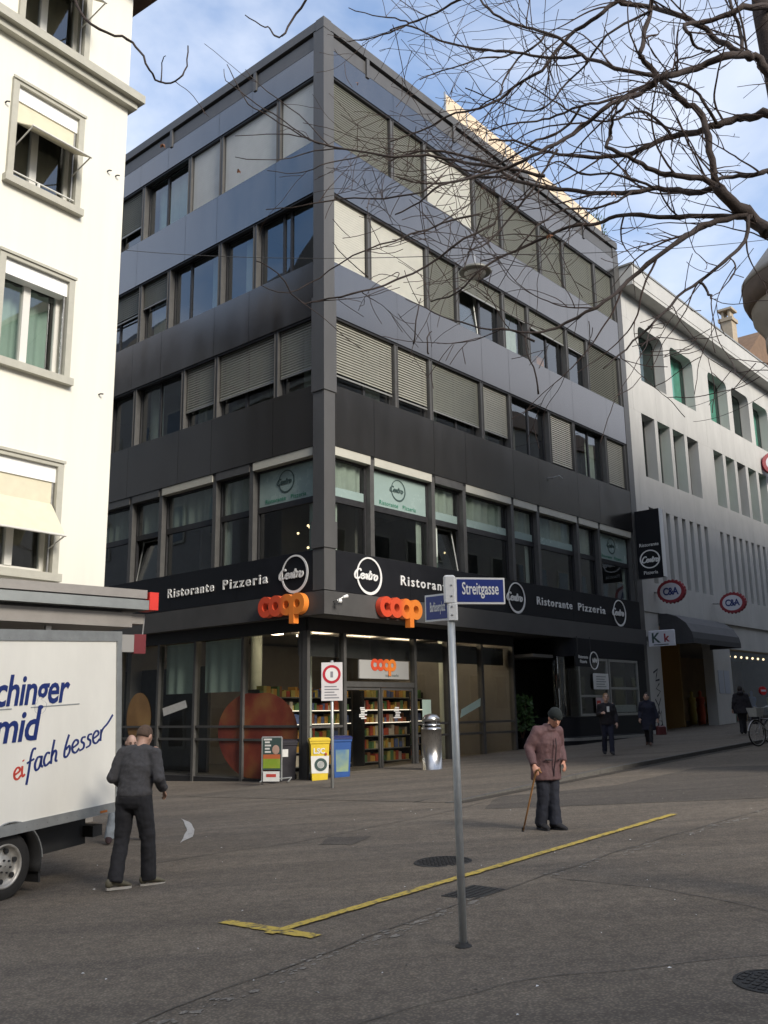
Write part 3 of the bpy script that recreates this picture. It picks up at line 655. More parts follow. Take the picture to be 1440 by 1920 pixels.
dec.prism([p for p in poly], GD_L+.012, GD_L+.015, lambda x, z, d: (x, d, z)); dec.build('fruit_print', M_FRUIT, B)
dec = MB(fL); dec.prism([(8.2+.62*math.cos(2*math.pi*k/30), 1.55+.75*math.sin(2*math.pi*k/30)) for k in range(30)], GD_L+.012, GD_L+.015, lambda x, z, d: (x, d, z)); dec.build('fruit_print', fruitmat('bread_print', (.22, .12, .04), (.30, .17, .06), (.34, .22, .08)), B)
def tilted(f, pts, d, name, m): MB(f).prism(pts, d, d+.004, lambda x, z, dd: (x, dd, z)).build(name, m, B)
tilted(fL, [(5.86, 1.83), (5.95, 2.03), (7.02, 1.82), (6.95, 1.60)], GD_L+.012, 'tilted_strip', M_PAPER)
tilted(fR, [(6.75, 1.42), (6.82, 1.66), (7.83, 2.0), (7.80, 1.76)], GD_R+.012, 'tilted_strip', M_CURTG)
tilted(fR, [(4.95, 1.1), (4.95, 1.95), (5.35, 1.95), (5.35, 1.1)], GD_R+.012, 'green_poster', M_CURTG)

# ---------------------------------------------------------------- signs on the corner building (things of their own)
def onface(face, u, d, z):
    x, y, z = (fR if face == 'R' else fL)(u, d, z); return tuple(bw(x, y, z)), BROT if face == 'R' else BROT - math.pi/2
def sign(face, u, d, z, name, label, cat='sign', group=None):
    p, r = onface(face, u, d, z); return thing(name, label, cat, p, r, group)
def logo(t, r, m, sx=1.0, ext=.012, cx=0.0, cz=0.0):
    b = MB(); b.ring(cx, cz, r, r*.885, -ext, 0, 44, sx, (-.02*r, .03*r)); b.build('ring', m, t)
    s_ = script('Centro', r*.50, r*.085, ext+.004, .2); wd = s_.width; moved(s_, cx - r*1.02, -.002, cz - r*.20); s_.v = [((p[0]-cx)*1.0*(1.85*r/wd)*.98+cx if True else 0, p[1], p[2]) for p in s_.v]
    s_.build('script_lettering', m, t)
for face, u, lab in (('L', .93, 'white ring and script logo on the left face next to the corner'), ('R', 1.53, 'white ring and script logo right of the corner column'), ('R', 8.42, 'white ring and script logo just right of the blue street sign'), ('R', 15.28, 'white ring and script logo at the far right of the sign band')):
    t = sign(face, u, .115, 5.05, 'restaurant_logo', lab, 'logo', 'restaurant logos on the sign band'); logo(t, .49, M_WHT)
for face, u, wd, lab in (('L', 6.27, 4.32, 'white restaurant lettering on the left face of the sign band'), ('R', 2.76, 4.6, 'white restaurant lettering partly hidden behind the blue street signs'), ('R', 9.58, 4.6, 'white restaurant lettering on the right half of the sign band')):
    t = sign(face, u, .115, 4.94 if face == 'R' else 4.93, 'restaurant_lettering', lab, 'lettering', 'restaurant lettering on the sign band')
    for wrd, x0_, wf in (('Ristorante', 0.0, .49), ('Pizzeria', .575, .425)):
        tb = text(wrd, .40, ext=.012, spacing=1.28, off=.0045); w0 = max(p[0] for p in tb.v); tb.v = [(p[0]*wd*wf/w0 + wd*x0_, p[1], p[2]*.92) for p in tb.v]; tb.build('word', M_WHT, t)
for face, u0, u1, lab in (('L', .45, 2.7, 'window film with ring logo left of the corner column'), ('R', 1.9, 4.3, 'window film with ring logo above the blue street signs'), ('R', 14.4, 16.7, 'window film with ring logo at the right end')):
    t = sign(face, (u0+u1)/2, -.172, 7.55, 'window_logo', lab, 'logo', 'logos on the window films')
    logo(t, .31, M_FILMINK, ext=.003, cz=.08); 
    for wrd, x_ in (('Ristorante', -.42), ('Pizzeria', .46)): tb = text(wrd, .17, 'CENTER', ext=.002, spacing=1.1); moved(tb, x_, -.002, -.42); tb.build('word', M_GREENTXT, t)
# orange supermarket letters
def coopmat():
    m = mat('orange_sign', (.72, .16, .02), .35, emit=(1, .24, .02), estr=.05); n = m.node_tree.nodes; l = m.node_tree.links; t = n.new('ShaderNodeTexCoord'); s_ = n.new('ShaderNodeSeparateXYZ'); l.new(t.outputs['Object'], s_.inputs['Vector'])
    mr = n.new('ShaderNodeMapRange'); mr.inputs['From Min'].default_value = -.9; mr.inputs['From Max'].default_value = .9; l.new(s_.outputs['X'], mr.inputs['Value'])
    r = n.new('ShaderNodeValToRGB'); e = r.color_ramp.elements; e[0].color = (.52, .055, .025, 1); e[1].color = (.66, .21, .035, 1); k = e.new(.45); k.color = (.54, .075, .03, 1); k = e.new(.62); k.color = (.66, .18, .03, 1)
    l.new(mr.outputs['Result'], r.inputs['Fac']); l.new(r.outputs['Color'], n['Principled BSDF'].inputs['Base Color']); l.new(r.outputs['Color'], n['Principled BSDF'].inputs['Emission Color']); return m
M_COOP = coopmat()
M_COOPS = mat('orange_sign_side', (.30, .05, .02), .5)
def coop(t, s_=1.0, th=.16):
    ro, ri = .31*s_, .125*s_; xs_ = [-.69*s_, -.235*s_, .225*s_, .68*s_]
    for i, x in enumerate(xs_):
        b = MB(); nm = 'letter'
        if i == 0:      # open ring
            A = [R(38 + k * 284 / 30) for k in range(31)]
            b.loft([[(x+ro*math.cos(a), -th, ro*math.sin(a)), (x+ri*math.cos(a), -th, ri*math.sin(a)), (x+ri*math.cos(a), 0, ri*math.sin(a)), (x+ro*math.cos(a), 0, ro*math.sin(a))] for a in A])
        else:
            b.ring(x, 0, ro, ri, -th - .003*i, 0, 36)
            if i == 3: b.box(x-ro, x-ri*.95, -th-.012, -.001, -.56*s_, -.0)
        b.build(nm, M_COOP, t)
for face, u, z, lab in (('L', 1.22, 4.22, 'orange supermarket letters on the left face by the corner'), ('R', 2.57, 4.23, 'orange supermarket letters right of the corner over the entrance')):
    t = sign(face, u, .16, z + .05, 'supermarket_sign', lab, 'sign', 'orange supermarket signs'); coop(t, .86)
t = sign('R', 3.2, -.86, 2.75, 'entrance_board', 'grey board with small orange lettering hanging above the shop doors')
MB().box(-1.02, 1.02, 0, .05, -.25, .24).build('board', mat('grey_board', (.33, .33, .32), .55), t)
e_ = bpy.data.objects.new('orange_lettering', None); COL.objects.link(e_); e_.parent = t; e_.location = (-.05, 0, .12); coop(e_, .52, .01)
tb = text('coop city', .12, 'LEFT', ext=.002); moved(tb, .1, -.001, -.18); tb.v = tb.v; 
tb = text('supermarkt', .12, 'LEFT', ext=.002); moved(tb, .02, -.001, -.19); tb.build('letters', M_FILMINK, t)
t = sign('R', .18, .15, 4.3, 'security_camera', 'small white camera on the corner of the canopy', 'camera')
MB().tube([(0, 0, 0), (.0, -.12, .0), (.12, -.2, .08)], .02, 6).build('arm', M_ALU, t); MB().tube([(-.05, -.2, -.02), (.02, -.24, -.03)], .05, 8).build('housing', M_WHT, t); MB().tube([(.12, -.2, .08), (.25, -.22, .12)], [.03, .045], 8).build('housing', M_WHT, t)
# black blade sign
p = bw(17.25, 0, 0); t = thing('blade_sign', 'tall black projecting restaurant sign at the end of the dark building', 'sign', tuple(bw(17.25, -.05, 6.5)), BROT - math.pi/2)
MB().box(.05, 1.06, -.13, .13, 0, 2.65).build('box', M_BAND, t)
MB().box(1.06, 1.085, -.14, .14, 0, 2.65).build('edge_trim', M_WHT, t)
MB().box(-.05, .05, -.05, .05, .4, .5).box(-.05, .05, -.05, .05, 2.1, 2.2).build('bracket', M_FRAME, t)
MB().ring(.555, .72, .36, .315, -.139, -.131, 40, 1.15).build('ring', M_WHT, t)
s_ = script('Centro', .22, .045, .008, .2); wd = s_.width; moved(s_, .555-wd*.5, -.131, .60); s_.build('script_lettering', M_WHT, t)
tb = text('Ristorante', .19, 'CENTER', ext=.004); moved(tb, .555, -.135, 1.22); tb.build('letters', M_WHT, t)
tb = text('Pizzeria', .19, 'CENTER', ext=.004); moved(tb, .555, -.135, .14); tb.build('letters', M_WHT, t)
# small hanging sign in the doorway
t = sign('R', 11.9, .16, 3.2, 'hanging_sign', 'small black restaurant sign hung under the canopy beside the doorway')
MB().box(-1.0, .1, -.5, -.47, -.22, .22).build('board', M_BAND, t); MB().box(-.85, -.82, -.5, -.48, .22, .77).box(0, .03, -.5, -.48, .22, .77).build('hanger', M_FRAME, t)
b = MB(); b.ring(.22, 0, .30, .265, -.51, -.49, 32); b.build('ring', M_WHT, t)
s_ = script('Centro', .16, .03, .006); moved(s_, -.06, -.49, -.06); s_.build('script_lettering', M_WHT, t)
tb = text('Ristorante\nPizzeria', .15, 'CENTER', ext=.003); moved(tb, -.5, -.504, .05); tb.build('letters', M_WHT, t)

# ---------------------------------------------------------------- roof terrace
M_PERG = mat('cream_awning', (.62, .50, .36), .8, 0, .15, 2)
t = thing('roof_awning', 'row of pale sunlit awning panels along the roof terrace', 'awning', tuple(bw(6.1, .28, 20.77)), BROT)
for k in range(9):
    x = k * 1.2
    MB().add([(x+.03, 0, 0), (x+1.17, 0, 0), (x+1.17, .05, 1.15 - .03*k), (x+.03, .05, 1.18 - .03*k), (x+.03, .04, 0), (x+1.17, .04, 0), (x+1.17, .09, 1.15 - .03*k), (x+.03, .09, 1.18-.03*k)], [(0,1,2,3),(4,5,6,7),(0,1,5,4),(2,3,7,6),(0,3,7,4),(1,2,6,5)]).build('panel', M_PERG, t)
    MB().box(x-.025, x+.025, .02, .07, -.4, 1.22-.03*k).build('post', M_ALU, t)
M_LEAF = mat('shrub_leaf', (.035, .07, .02), .6, 0, .5, 4)
def bush(name, label, loc, r, h, n, m, leaf=.09, stem=True, group=None):
    t = thing(name, label, 'plant', loc, 0, group); rr = random.Random(len(label))
    b = MB()
    for i in range(n):
        a = rr.uniform(0, 6.28); q = rr.random() ** .5 * r * (1 - .3*rr.random()); z = rr.uniform(.15, 1) * h; k = q * (1.1 - .5*z/h)
        c = Vector((k*math.cos(a), k*math.sin(a), z)); d = Vector((rr.uniform(-1,1), rr.uniform(-1,1), rr.uniform(-.3,1))).normalized(); s2 = d.orthogonal().normalized(); L_ = leaf * rr.uniform(.6, 1.4)
        b.add([tuple(c), tuple(c + d*L_*.5 + s2*L_*.28), tuple(c + d*L_), tuple(c + d*L_*.5 - s2*L_*.28)], [(0,1,2,3)])
    o = b.build('foliage', m, t); o['kind'] = 'stuff'
    b = MB()
    for i in range(6):
        a = i; b.tube([(0,0,-.1), (r*.3*math.cos(a), r*.3*math.sin(a), h*.4), (r*.6*math.cos(a), r*.6*math.sin(a), h*.85)], [.02, .015, .006], 5)
    b.build('stem', M_WOOD, t); return t
bush('roof_shrub', 'green shrub on the roof edge above the right end of the dark building', tuple(bw(17.2, .9, 20.5)), .9, 1.7, 900, M_LEAF, .14)
bush('potted_plant', 'leafy green plant in the dark restaurant doorway', tuple(bw(10.35, 1.15, .75)), .6, 1.3, 500, mat('pot_leaf', (.04, .085, .02), .5, 0, .4, 5), .16)
t = thing('plant_pot', 'dark pot under the plant in the restaurant doorway', 'pot', tuple(bw(10.35, 1.15, .2))); MB().lathe([(.22, 0), (.3, .5), (.32, .52), (.28, .52), (.27, .45)], 16).build('pot', M_BAND, t, True)

# ---------------------------------------------------------------- pale shop building next door
M_CONC = mat('pale_concrete', (.46, .455, .43), .85, 0, .10, 1.2, .1, 60, stretch=(1, 1, .35))
N = thing('shop_building', 'pale grey concrete shop building with deep narrow window slots', 'building', tuple(bw(17.45, 0, 0)), BROT)
fN = lambda u, d, z: (u - 17.45, -d, z)
NE = 46.0
def nb(u0, u1, d0, d1, z0, z1, name, m=None): return MB(fN).box(u0, u1, d0, d1, z0, z1).build(name, m or M_CONC, N)
bays = [(18.35, 25.3), (26.0, 34.9), (35.6, 44.5)]
for z0, z1 in ((17.62, 18.79), (13.62, 15.12), (9.62, 10.9), (5.55, 6.5)):          # horizontal bands, cut at the panel joints
    cuts = [17.46, 18.0] + [c for a, c in ((0, 20.2), (0, 21.85), (0, 23.4), (0, 25.65), (0, 27.5), (0, 29.1), (0, 30.6), (0, 32.1), (0, 33.6), (0, 35.25), (0, 38.4), (0, 41.5), (0, 44.8))] + [NE]
    for a, c in zip(cuts[:-1], cuts[1:]): nb(a+.004, c-.004, -.5, .0, z0, z1, 'facade_panel')
AW = [(18.95, 21.4), (22.1, 24.6), (26.4, 28.8), (29.4, 31.8), (32.4, 34.7), (36.0, 38.4), (39.0, 41.4), (42, 44.3)]
BW_ = [(18.68 + k*1.52, 19.90 + k*1.52) for k in range(4)] + [(26.25 + k*1.5, 27.4 + k*1.5) for k in range(6)] + [(35.9 + k*1.5, 37.05+k*1.5) for k in range(6)]
CW = [(18.7 + k*.80, 19.08 + k*.80) for k in range(8)] + [(26.15 + k*.80, 26.53 + k*.80) for k in range(11)] + [(35.75 + k*.8, 36.13 + k*.8) for k in range(11)]
M_CURTT = mat('teal_lining', (.20, .46, .39), .8, 0, .15, 3)
for rowi, (ops, z0, z1, name) in enumerate(((AW, 15.12, 17.62, 'pier'), (BW_, 10.9, 13.62, 'pier'), (CW, 6.5, 9.62, 'fin'))):
    prev = 17.46
    for i, (a, c) in enumerate(ops + [(NE, NE)]):
        nb(prev, a, -.5, -.003, z0, z1, name); prev = c
        if a >= NE: break
        w_ = MB(fN).box(a, c, -.52, -.46, z0, z0+.06).box(a, c, -.52, -.46, z1-.06, z1).box(a, a+.05, -.52, -.46, z0+.06, z1-.06).box(c-.05, c, -.52, -.46, z0+.06, z1-.06).build('window', M_MULL, N)
        MB(fN).add([(a+.05, -.49, z0+.06), (c-.05, -.49, z0+.06), (c-.05, -.49, z1-.06), (a+.05, -.49, z1-.06)], [(0,1,2,3)]).build('pane', M_GLASSG, w_)
        if rowi < 2 and (i % 3 != 0): curtain(fN, a+.08, c-.08, -.62, z0+.05, z1-.05, M_CURTT if rowi == 0 or i % 4 == 2 else M_CURTG, w_, folds=3)
        if rowi == 2: MB(fN).box(a, c, -.75, -.7, z0, z1).build('blind', M_CURT, w_)
        if rowi == 0:
            for sg, e0 in ((1, a), (-1, c)):
                q = .32; poly = [(e0, z1), (e0 + sg*q, z1)] + [(e0 + sg*q*(1-math.sin(R(t_))), z1 - q*(1-math.cos(R(t_)))) for t_ in (18, 36, 54, 72)] + [(e0, z1-q)]
                MB(fN).prism(poly, -.47, -.004, lambda x, z, d: (x, d, z)).build('corner_fillet', M_CONC, w_)
MB(fN).box(17.46, NE, -.9, .62, 18.79, 18.95).box(17.46, NE, -.9, .64, 18.955, 19.66).build('cornice', M_CONC, N)
MB(fN).box(17.40, NE, -.88, .68, 19.662, 19.74).build('cornice_cap', M_RAIL, N)
nb(17.46, NE, -3.9, -.95, 19.0, 19.5, 'roof', M_CANOPY); nb(17.5, NE, -3.6, -3.4, 5.5, 18.9, 'inner_wall', M_DARKIN)
for z in (5.6, 9.75, 13.7, 17.7): nb(17.6, NE, -3.4, -.55, z, z+.3, 'floor_slab', M_CEIL)
nb(22, 24.5, -3.6, -2.0, 19.5, 20.6, 'roof_plant_room', M_CONC)
nb(17.46, NE, -.49, .04, 5.3, 5.545, 'shop_fascia'); nb(23.9, NE, -.45, -.05, 4.2, 5.295, 'shop_fascia')
nb(17.48, 18.75, -.48, .0, .1, 5.29, 'shop_pillar'); nb(24.0, 25.95, -.46, -.0, .4, 4.19, 'shop_pillar'); nb(37.5, 38.8, -.46, 0, .5, 4.19, 'shop_pillar')
nb(17.8, NE, -6.2, -6.0, .3, 5.3, 'shop_back', mat('warm_shop_wall', (.26, .17, .08), .85, 0, .25, 1)); nb(18.0, NE, -6, -.6, .32, .62, 'shop_floor', M_PAVE); nb(18.8, NE, -6, -.5, 4.4, 4.5, 'shop_ceiling', M_CEIL)
nb(18.0, 18.1, -6, -.5, .62, 4.4, 'shop_side', M_WALLIN); nb(23.2, 23.35, -5.9, -1.2, .62, 4.4, 'shop_side', mat('ochre_wall', (.30, .19, .07), .8))
MB(fN).add([(26, -.4, .9), (37.45, -.4, .9), (37.45, -.4, 4.18), (26, -.4, 4.18)], [(0,1,2,3)]).build('shop_pane', M_SHOPG, N)
nb(25.96, 37.5, -.45, -.1, .3, .9, 'shop_plinth')
for k in range(18):
    u = (19.4 + (k*1.37) % 3.6) if k < 9 else 26.2 + (k-9)*.75; z = (3.1 + (k*.43) % .8) if k < 9 else 3.95; d = -1.5 - (k*1.1) % 3 if k < 9 else -.7
    x, y, z = fN(u, d, z); MB().ball((x, y, z), .055, n=8, m=5).build('shop_lamp', M_LAMPWARM, N, True)
for k in range(10):
    u = 26.6 + k*.9; x, y, z = fN(u, -1.4 - (k % 3)*.8, .63); b = MB(); b.lathe([(.16, 0), (.17, .5), (.22, .9), (.15, 1.1), (.22, 1.35), (.20, 1.45), (.06, 1.5), (.09, 1.7), (.02, 1.78)], 10, (x, y, z)); b.build('mannequin', GOODS[k % len(GOODS)], N, True)
for k in range(4): nb(20.0+k*.9, 20.5+k*.9, -4.5+k*.5, -4.0+k*.5, .63, 1.9+.2*(k % 2), 'clothes_rail', GOODS[(k*2+1) % 7] if k != 2 else M_DARKIN)
# door leaf and posters of the pale shop
MB(fN).prism([(19.0, 4.25), (20.3, 4.25), (19.0, 3.4)], -.62, -.60, lambda x, z, d: (x, d, z)).build('yellow_pennant', mat('yellow_pennant', (.6, .55, .05), .6), N)
MB(fN).box(24.35, 24.9, .001, .012, 2.2, 3.2).box(25.0, 25.6, .001, .012, 2.2, 3.2).build('info_plate', mat('info_plate', (.30, .33, .40), .4), N)
gm = mat('graffiti_black', (.03, .03, .04), .8); b = MB(fN)
for (z, sh) in ((2.95, 0), (2.35, 1), (1.7, 2), (1.2, 3)):
    pts = [[(17.95, z), (18.35, z+.15), (18.2, z-.1), (18.1, z-.3), (18.45, z-.25)], [(18.4, z+.2), (18.1, z), (18.45, z-.1), (18.15, z-.3)], [(17.95, z+.25), (18.2, z), (18.45, z+.3), (18.2, z), (18.2, z-.3)], [(18.1, z+.3), (18.1, z-.3), (18.4, z-.2), (18.4, z+.3), (18.1, z)]][sh]
    b.tube([(u, .004, q) for u, q in pts], .035, 4, .1, side=(0, 0, 1))
b.build('graffiti', gm, N)
# awning over the shop entrance
t = thing('entrance_awning', 'dark rounded fabric awning over the pale building entrance', 'awning', tuple(bw(18.8, 0, 0)), BROT)
M_AWN = mat('black_awning', (.045, .045, .048), .8, 0, .2, 3); M_AWN2 = mat('grey_awning', (.10, .10, .105), .8, 0, .15, 3)
prof = [(.02, 5.28), (.35, 5.26), (.75, 5.12), (1.1, 4.85), (1.3, 4.5), (1.36, 4.25), (1.36, 4.05)]
L_ = 4.9
for k in range(len(prof) - 1):
    (d0, z0), (d1, z1) = prof[k], prof[k+1]; MB().add([(0, -d0, z0), (L_, -d0, z0), (L_, -d1, z1), (0, -d1, z1)], [(0,1,2,3)]).build('fabric_strip', M_AWN2 if k < 4 else M_AWN, t)
for x in (0.002, L_ - .002): MB().add([(x, -d, z) for d, z in prof] + [(x, 0, 4.05)], [tuple(range(len(prof)+1))]).build('side_panel', M_AWN, t)
# oval signs
M_RED = mat('sign_red', (.26, .025, .035), .45); M_BLUEINK = mat('sign_blue', (.02, .035, .16), .45); M_SIGNW = mat('sign_white', (.62, .62, .66), .4)
for u, d, lab in ((18.6, .72, 'red and white oval shop sign left, above the awning'), (24.5, .9, 'red and white oval shop sign right of the awning')):
    t = thing('oval_sign', lab, 'sign', tuple(bw(u, -d, 6.08)), BROT - math.pi/2, 'oval shop signs')
    b = MB(); b.disc(0, 0, .44, -.1, .1, 36, 1.28); b.build('red_oval', M_RED, t)
    for k in range(22):
        a = 2*math.pi*k/22; MB().ball((.55*math.cos(a), 0, .43*math.sin(a)), .06, .07, .06, 6, 4).build('scallop', M_RED, t)
    b = MB(); b.disc(0, 0, .335, -.108, .108, 36, 1.3); b.build('white_oval', M_SIGNW, t)
    tb = text('C&A', .40, 'CENTER', ext=.006, off=.012, sx=.85, spacing=.85); moved(tb, 0, -.11, -.13); tb.build('letters', M_BLUEINK, t)
    MB().tube([(-.95, .0, .05), (-.5, 0, 0)], .035, 6).build('arm', M_ALU, t)
t = thing('oval_sign', 'round red and white sign high on the pale facade', 'sign', tuple(bw(33.2, -.5, 14.2)), BROT - .9); MB().disc(0, 0, .55, -.12, .12, 32).build('white_disc', M_SIGNW, t); MB().ring(0, 0, .60, .42, -.13, .13, 32).build('red_rim', M_RED, t); MB().tube([(0, .1, 0), (.3, .6, 0)], .04, 6).build('arm', M_ALU, t)
t = thing('kiosk_sign', 'small white kiosk sign with a black K on the pillar by the awning', 'sign', tuple(bw(17.55, -.72, 4.22)), BROT - math.pi/2); MB().bbox(-.62, .45, -.05, .05, -.30, .30, .03).build('plate', M_SIGNW, t)
tb = text('K', .52, ext=.004, off=.012); moved(tb, -.48, -.052, -.16); tb.build('letter', M_FILMINK, t); tb = text('k', .42, ext=.004, off=.012); moved(tb, .02, -.052, -.14); tb.build('letter', M_RED, t)
MB().box(-.4, .2, -.056, -.05, -.26, -.23).build('underline', M_FILMINK, t); MB().box(-.72, -.62, -.03, .03, -.1, .1).build('bracket', M_ALU, t)

# ---------------------------------------------------------------- cream building on the left
M_CREAM = mat('cream_render', (.70, .685, .60), .9, 0, .045, 1.6, .10, 50, stretch=(1.5, 1.5, .12)); M_STONE = mat('grey_stone_trim', (.40, .39, .33), .8, 0, .08, 6)
M_WFR = mat('white_window_paint', (.62, .61, .56), .5); M_FAB = mat('cream_fabric', (.60, .56, .42), .85, 0, .06, 5)
M_ROLLW = mat('white_roller_box', (.78, .78, .76), .6)
CO = Vector((-5.22, 17.0, 0)); CROT = R(90 - 36.2)
C = thing('cream_building', 'bright cream rendered town house with grey stone window surrounds', 'building', tuple(CO), CROT)
def cb(x0, x1, y0, y1, z0, z1, name, m, parent=None): return MB().box(x0, x1, y0, y1, z0, z1).build(name, m, parent or C)
WZ = [(14.45, 16.35), (11.20, 13.08), (7.75, 9.62), (4.1, 6.02)]
WX = [(-2.46, -1.16), (-5.66, -4.36), (-8.86, -7.56), (-12, -10.7)]
for (a, c) in zip([-15] + [x[1] for x in WX[::-1]], [x[0] for x in WX[::-1]] + [0]):
    cb(a, c, 0, .4, -.5, 16.9, 'wall', M_CREAM)
for (a, c) in WX:
    zz = [-.5] + [z for q in WZ[::-1] for z in q] + [16.9]
    for k in range(0, len(zz), 2): cb(a, c, .0, .4, zz[k], zz[k+1], 'wall', M_CREAM)
cb(-.4, 0, .401, 14, -.5, 16.9, 'lane_wall', mat('lane_darkener', (.17, .155, .135), .9, 0, .15, 1.2))  # unseen lane side, toned dark so the left face reflects less light
MB().loft([[(-9, 4, 16.5), (-.45, 4, 16.5), (-.45, 11, 16.5), (-9, 11, 16.5)], [(-9, 4, 19.6), (-.45, 4, 19.6), (-.45, 11, 19.6), (-9, 11, 19.6)], [(-9, 7.4, 22.5), (-.45, 7.4, 22.5), (-.45, 7.6, 22.5), (-9, 7.6, 22.5)]]).build('added_rear_wing', M_WALLIN, C)  # unseen wing added to block sky from the left face's reflections
cb(-15, .12, -.16, -.002, 13.98, 14.12, 'cornice', M_STONE); cb(-15, .22, -.28, -.002, 14.123, 14.30, 'cornice', M_STONE); cb(0.003, .12, -.0, 14, 13.98, 14.12, 'cornice', M_STONE); cb(.003, .22, 0, 14, 14.123, 14.3, 'cornice', M_STONE)
cb(-15, .5, -.55, 14, 16.903, 17.1, 'eaves', M_WOOD)
MB().loft([[(-15.2, -.6, 17.1), (.55, -.6, 17.1), (.55, 14, 17.1), (-15.2, 14, 17.1)], [(-12, 3.5, 18.3), (-3, 3.5, 18.3), (-3, 10, 18.3), (-12, 10, 18.3)]]).build('roof', mat('roof_tile', (.12, .06, .04), .85, 0, .3, 5), C)
def cream_window(xa, xb, z0, z1, kind):
    t = .12; b = MB()
    b.box(xa-t, xa, -.07, .2, z0-.02, z1+t).box(xb, xb+t, -.07, .2, z0-.02, z1+t).box(xa, xb, -.07, .2, z1, z1+t).box(xa-t-.05, xb+t+.05, -.13, .2, z0-.16, z0-.022)
    b.box(xa-t-.02, xb+t+.02, -.10, -.071, z1+t-.05, z1+t)
    wd = b.build('window', M_STONE, C); xm = (xa+xb)/2 - .04
    if kind in (0, 1): xm = xa + (xb-xa)*.42
    cb(xa, xb, .0, .22, z1-.29, z1-.002, 'roller_box', M_ROLLW, wd)
    b = MB(); e = .075; y0, y1 = .22, .29
    b.box(xa, xa+e, y0, y1, z0, z1-.29).box(xb-e, xb, y0, y1, z0, z1-.29).box(xa+e, xb-e, y0, y1, z0, z0+e).box(xm-.07, xm+.07, y0-.02, y1, z0+e, z1-.29); b.build('casement_frame', M_WFR, wd)
    for a, c in ((xa+e, xm-.07), (xm+.07, xb-e)): MB().add([(a, .26, z0+e), (c, .26, z0+e), (c, .26, z1-.29), (a, .26, z1-.29)], [(0,1,2,3)]).build('pane', M_GLASS, wd)
    b = MB(); b.box(xb-.05, xb-.02, .02, .05, z0, z1-.29).box(xa+.02, xa+.05, .02, .05, z0, z1-.29).build('guide_rail', M_ALU, wd)
    idf = lambda u, d, z: (u, -d, z)
    curtain(idf, xa+.08, xb-.08, -.5, z0, z1-.2, M_CURTG if kind == 2 else M_DARKIN, wd, folds=7)
    MB().box(xa-.3, xb+.3, .9, .95, z0-.3, z1+.2).build('room_back', M_DARKIN, wd)
    if kind != 2:
        zt, zk, zb_, out_ = {0: (z1-.29, z1-.42, z1-1.0, .75), 1: (z1-.29, z1-.72, z1-1.05, .55), 3: (z1-.29, z1-.68, z1-1.32, .45)}[kind]
        b = MB(); b.box(xa+.03, xb-.03, .03, .045, zk, zt); b.build('awning_blind', M_FAB, wd)
        b = MB(); b.add([(xa+.03, .03, zk), (xb-.03, .03, zk), (xb-.03, -out_, zb_), (xa+.03, -out_, zb_), (xa+.03, .045, zk-.012), (xb-.03, .045, zk-.012), (xb-.03, -out_+.006, zb_-.014), (xa+.03, -out_+.006, zb_-.014)], [(0,1,2,3),(4,5,6,7),(0,1,5,4),(2,3,7,6),(0,3,7,4),(1,2,6,5)]); b.build('awning_fabric', M_FAB, wd)
        MB().tube([(xa+.02, -out_, zb_), (xb-.02, -out_, zb_)], .022, 6).tube([(xb-.04, -out_, zb_), (xb-.04, .03, zb_-.18)], .014, 5).tube([(xa+.04, -out_, zb_), (xa+.04, .03, zb_-.18)], .014, 5).build('awning_arm', M_WFR, wd)
    if kind == 1: MB().tube([(xa, -.02, z0+.12), (xb, -.02, z0+.12)], .018, 6).tube([(xm, -.03, z0-.05), (xm, -.02, z0+.12)], .03, 6).build('guard_rail', M_WFR, wd)
for (xa, xb) in WX:
    for k, (z0, z1) in enumerate(WZ): cream_window(xa, xb, z0, z1, k)
for (x, z) in ((-.42, 12.34), (-.22, 12.33), (-.34, 7.63), (-2.68, 12.6)): MB().tube([(x, .0, z), (x, -.06, z), (x+.04, -.09, z)], .015, 6).build('wall_hook', M_IRON, C)
cb(-15, -.003, -.02, -.002, -.4, 3.4, 'ground_floor_cladding', M_WALLIN)

# ---------------------------------------------------------------- shelter roof on the left
M_SHEL = mat('shelter_metal', (.26, .275, .265), .5, .3, .12, 3); M_SHEL2 = mat('shelter_fascia', (.29, .27, .245), .6, .1, .12, 3)
KROT = R(90 - 48); kt = thing('shelter_roof', 'flat grey metal shelter roof with red end block behind the truck', 'shelter', (-3.64, 14.0, gz(-3.64, 14)), KROT)
zk = 3.48 - gz(-3.64, 14)
MB().box(-7, 0, -.02, 2.6, zk-.13, zk).build('upper_slab', M_SHEL2, kt); MB().box(-7, -.0, .04, 2.55, zk-.155, zk-.133).build('groove', M_FRAME, kt); MB().box(-7, .02, -.05, 2.6, zk-.30, zk-.157).build('lower_slab', M_SHEL, kt)
MB().box(-7, -.16, .12, 2.5, zk-.56, zk-.345).build('lower_fascia', M_SHEL2, kt); MB().box(-7, -.3, .2, 2.4, zk-.344, zk-.302).build('shadow_gap', M_FRAME, kt); MB().box(-.155, .05, .14, .4, zk-.5, zk-.35).build('gutter_box', M_SHEL2, kt)
MB().box(.022, .17, -.06, .30, zk-.30, zk-.03).build('red_block', mat('signal_red', (.72, .03, .015), .45), kt)
for x, y in ((-1.3, .5), (-4.6, .5), (-1.3, 2.2), (-4.6, 2.2)): MB().box(x-.04, x+.04, y-.04, y+.04, 0-.3, zk-.56).build('post', M_ALU, kt)
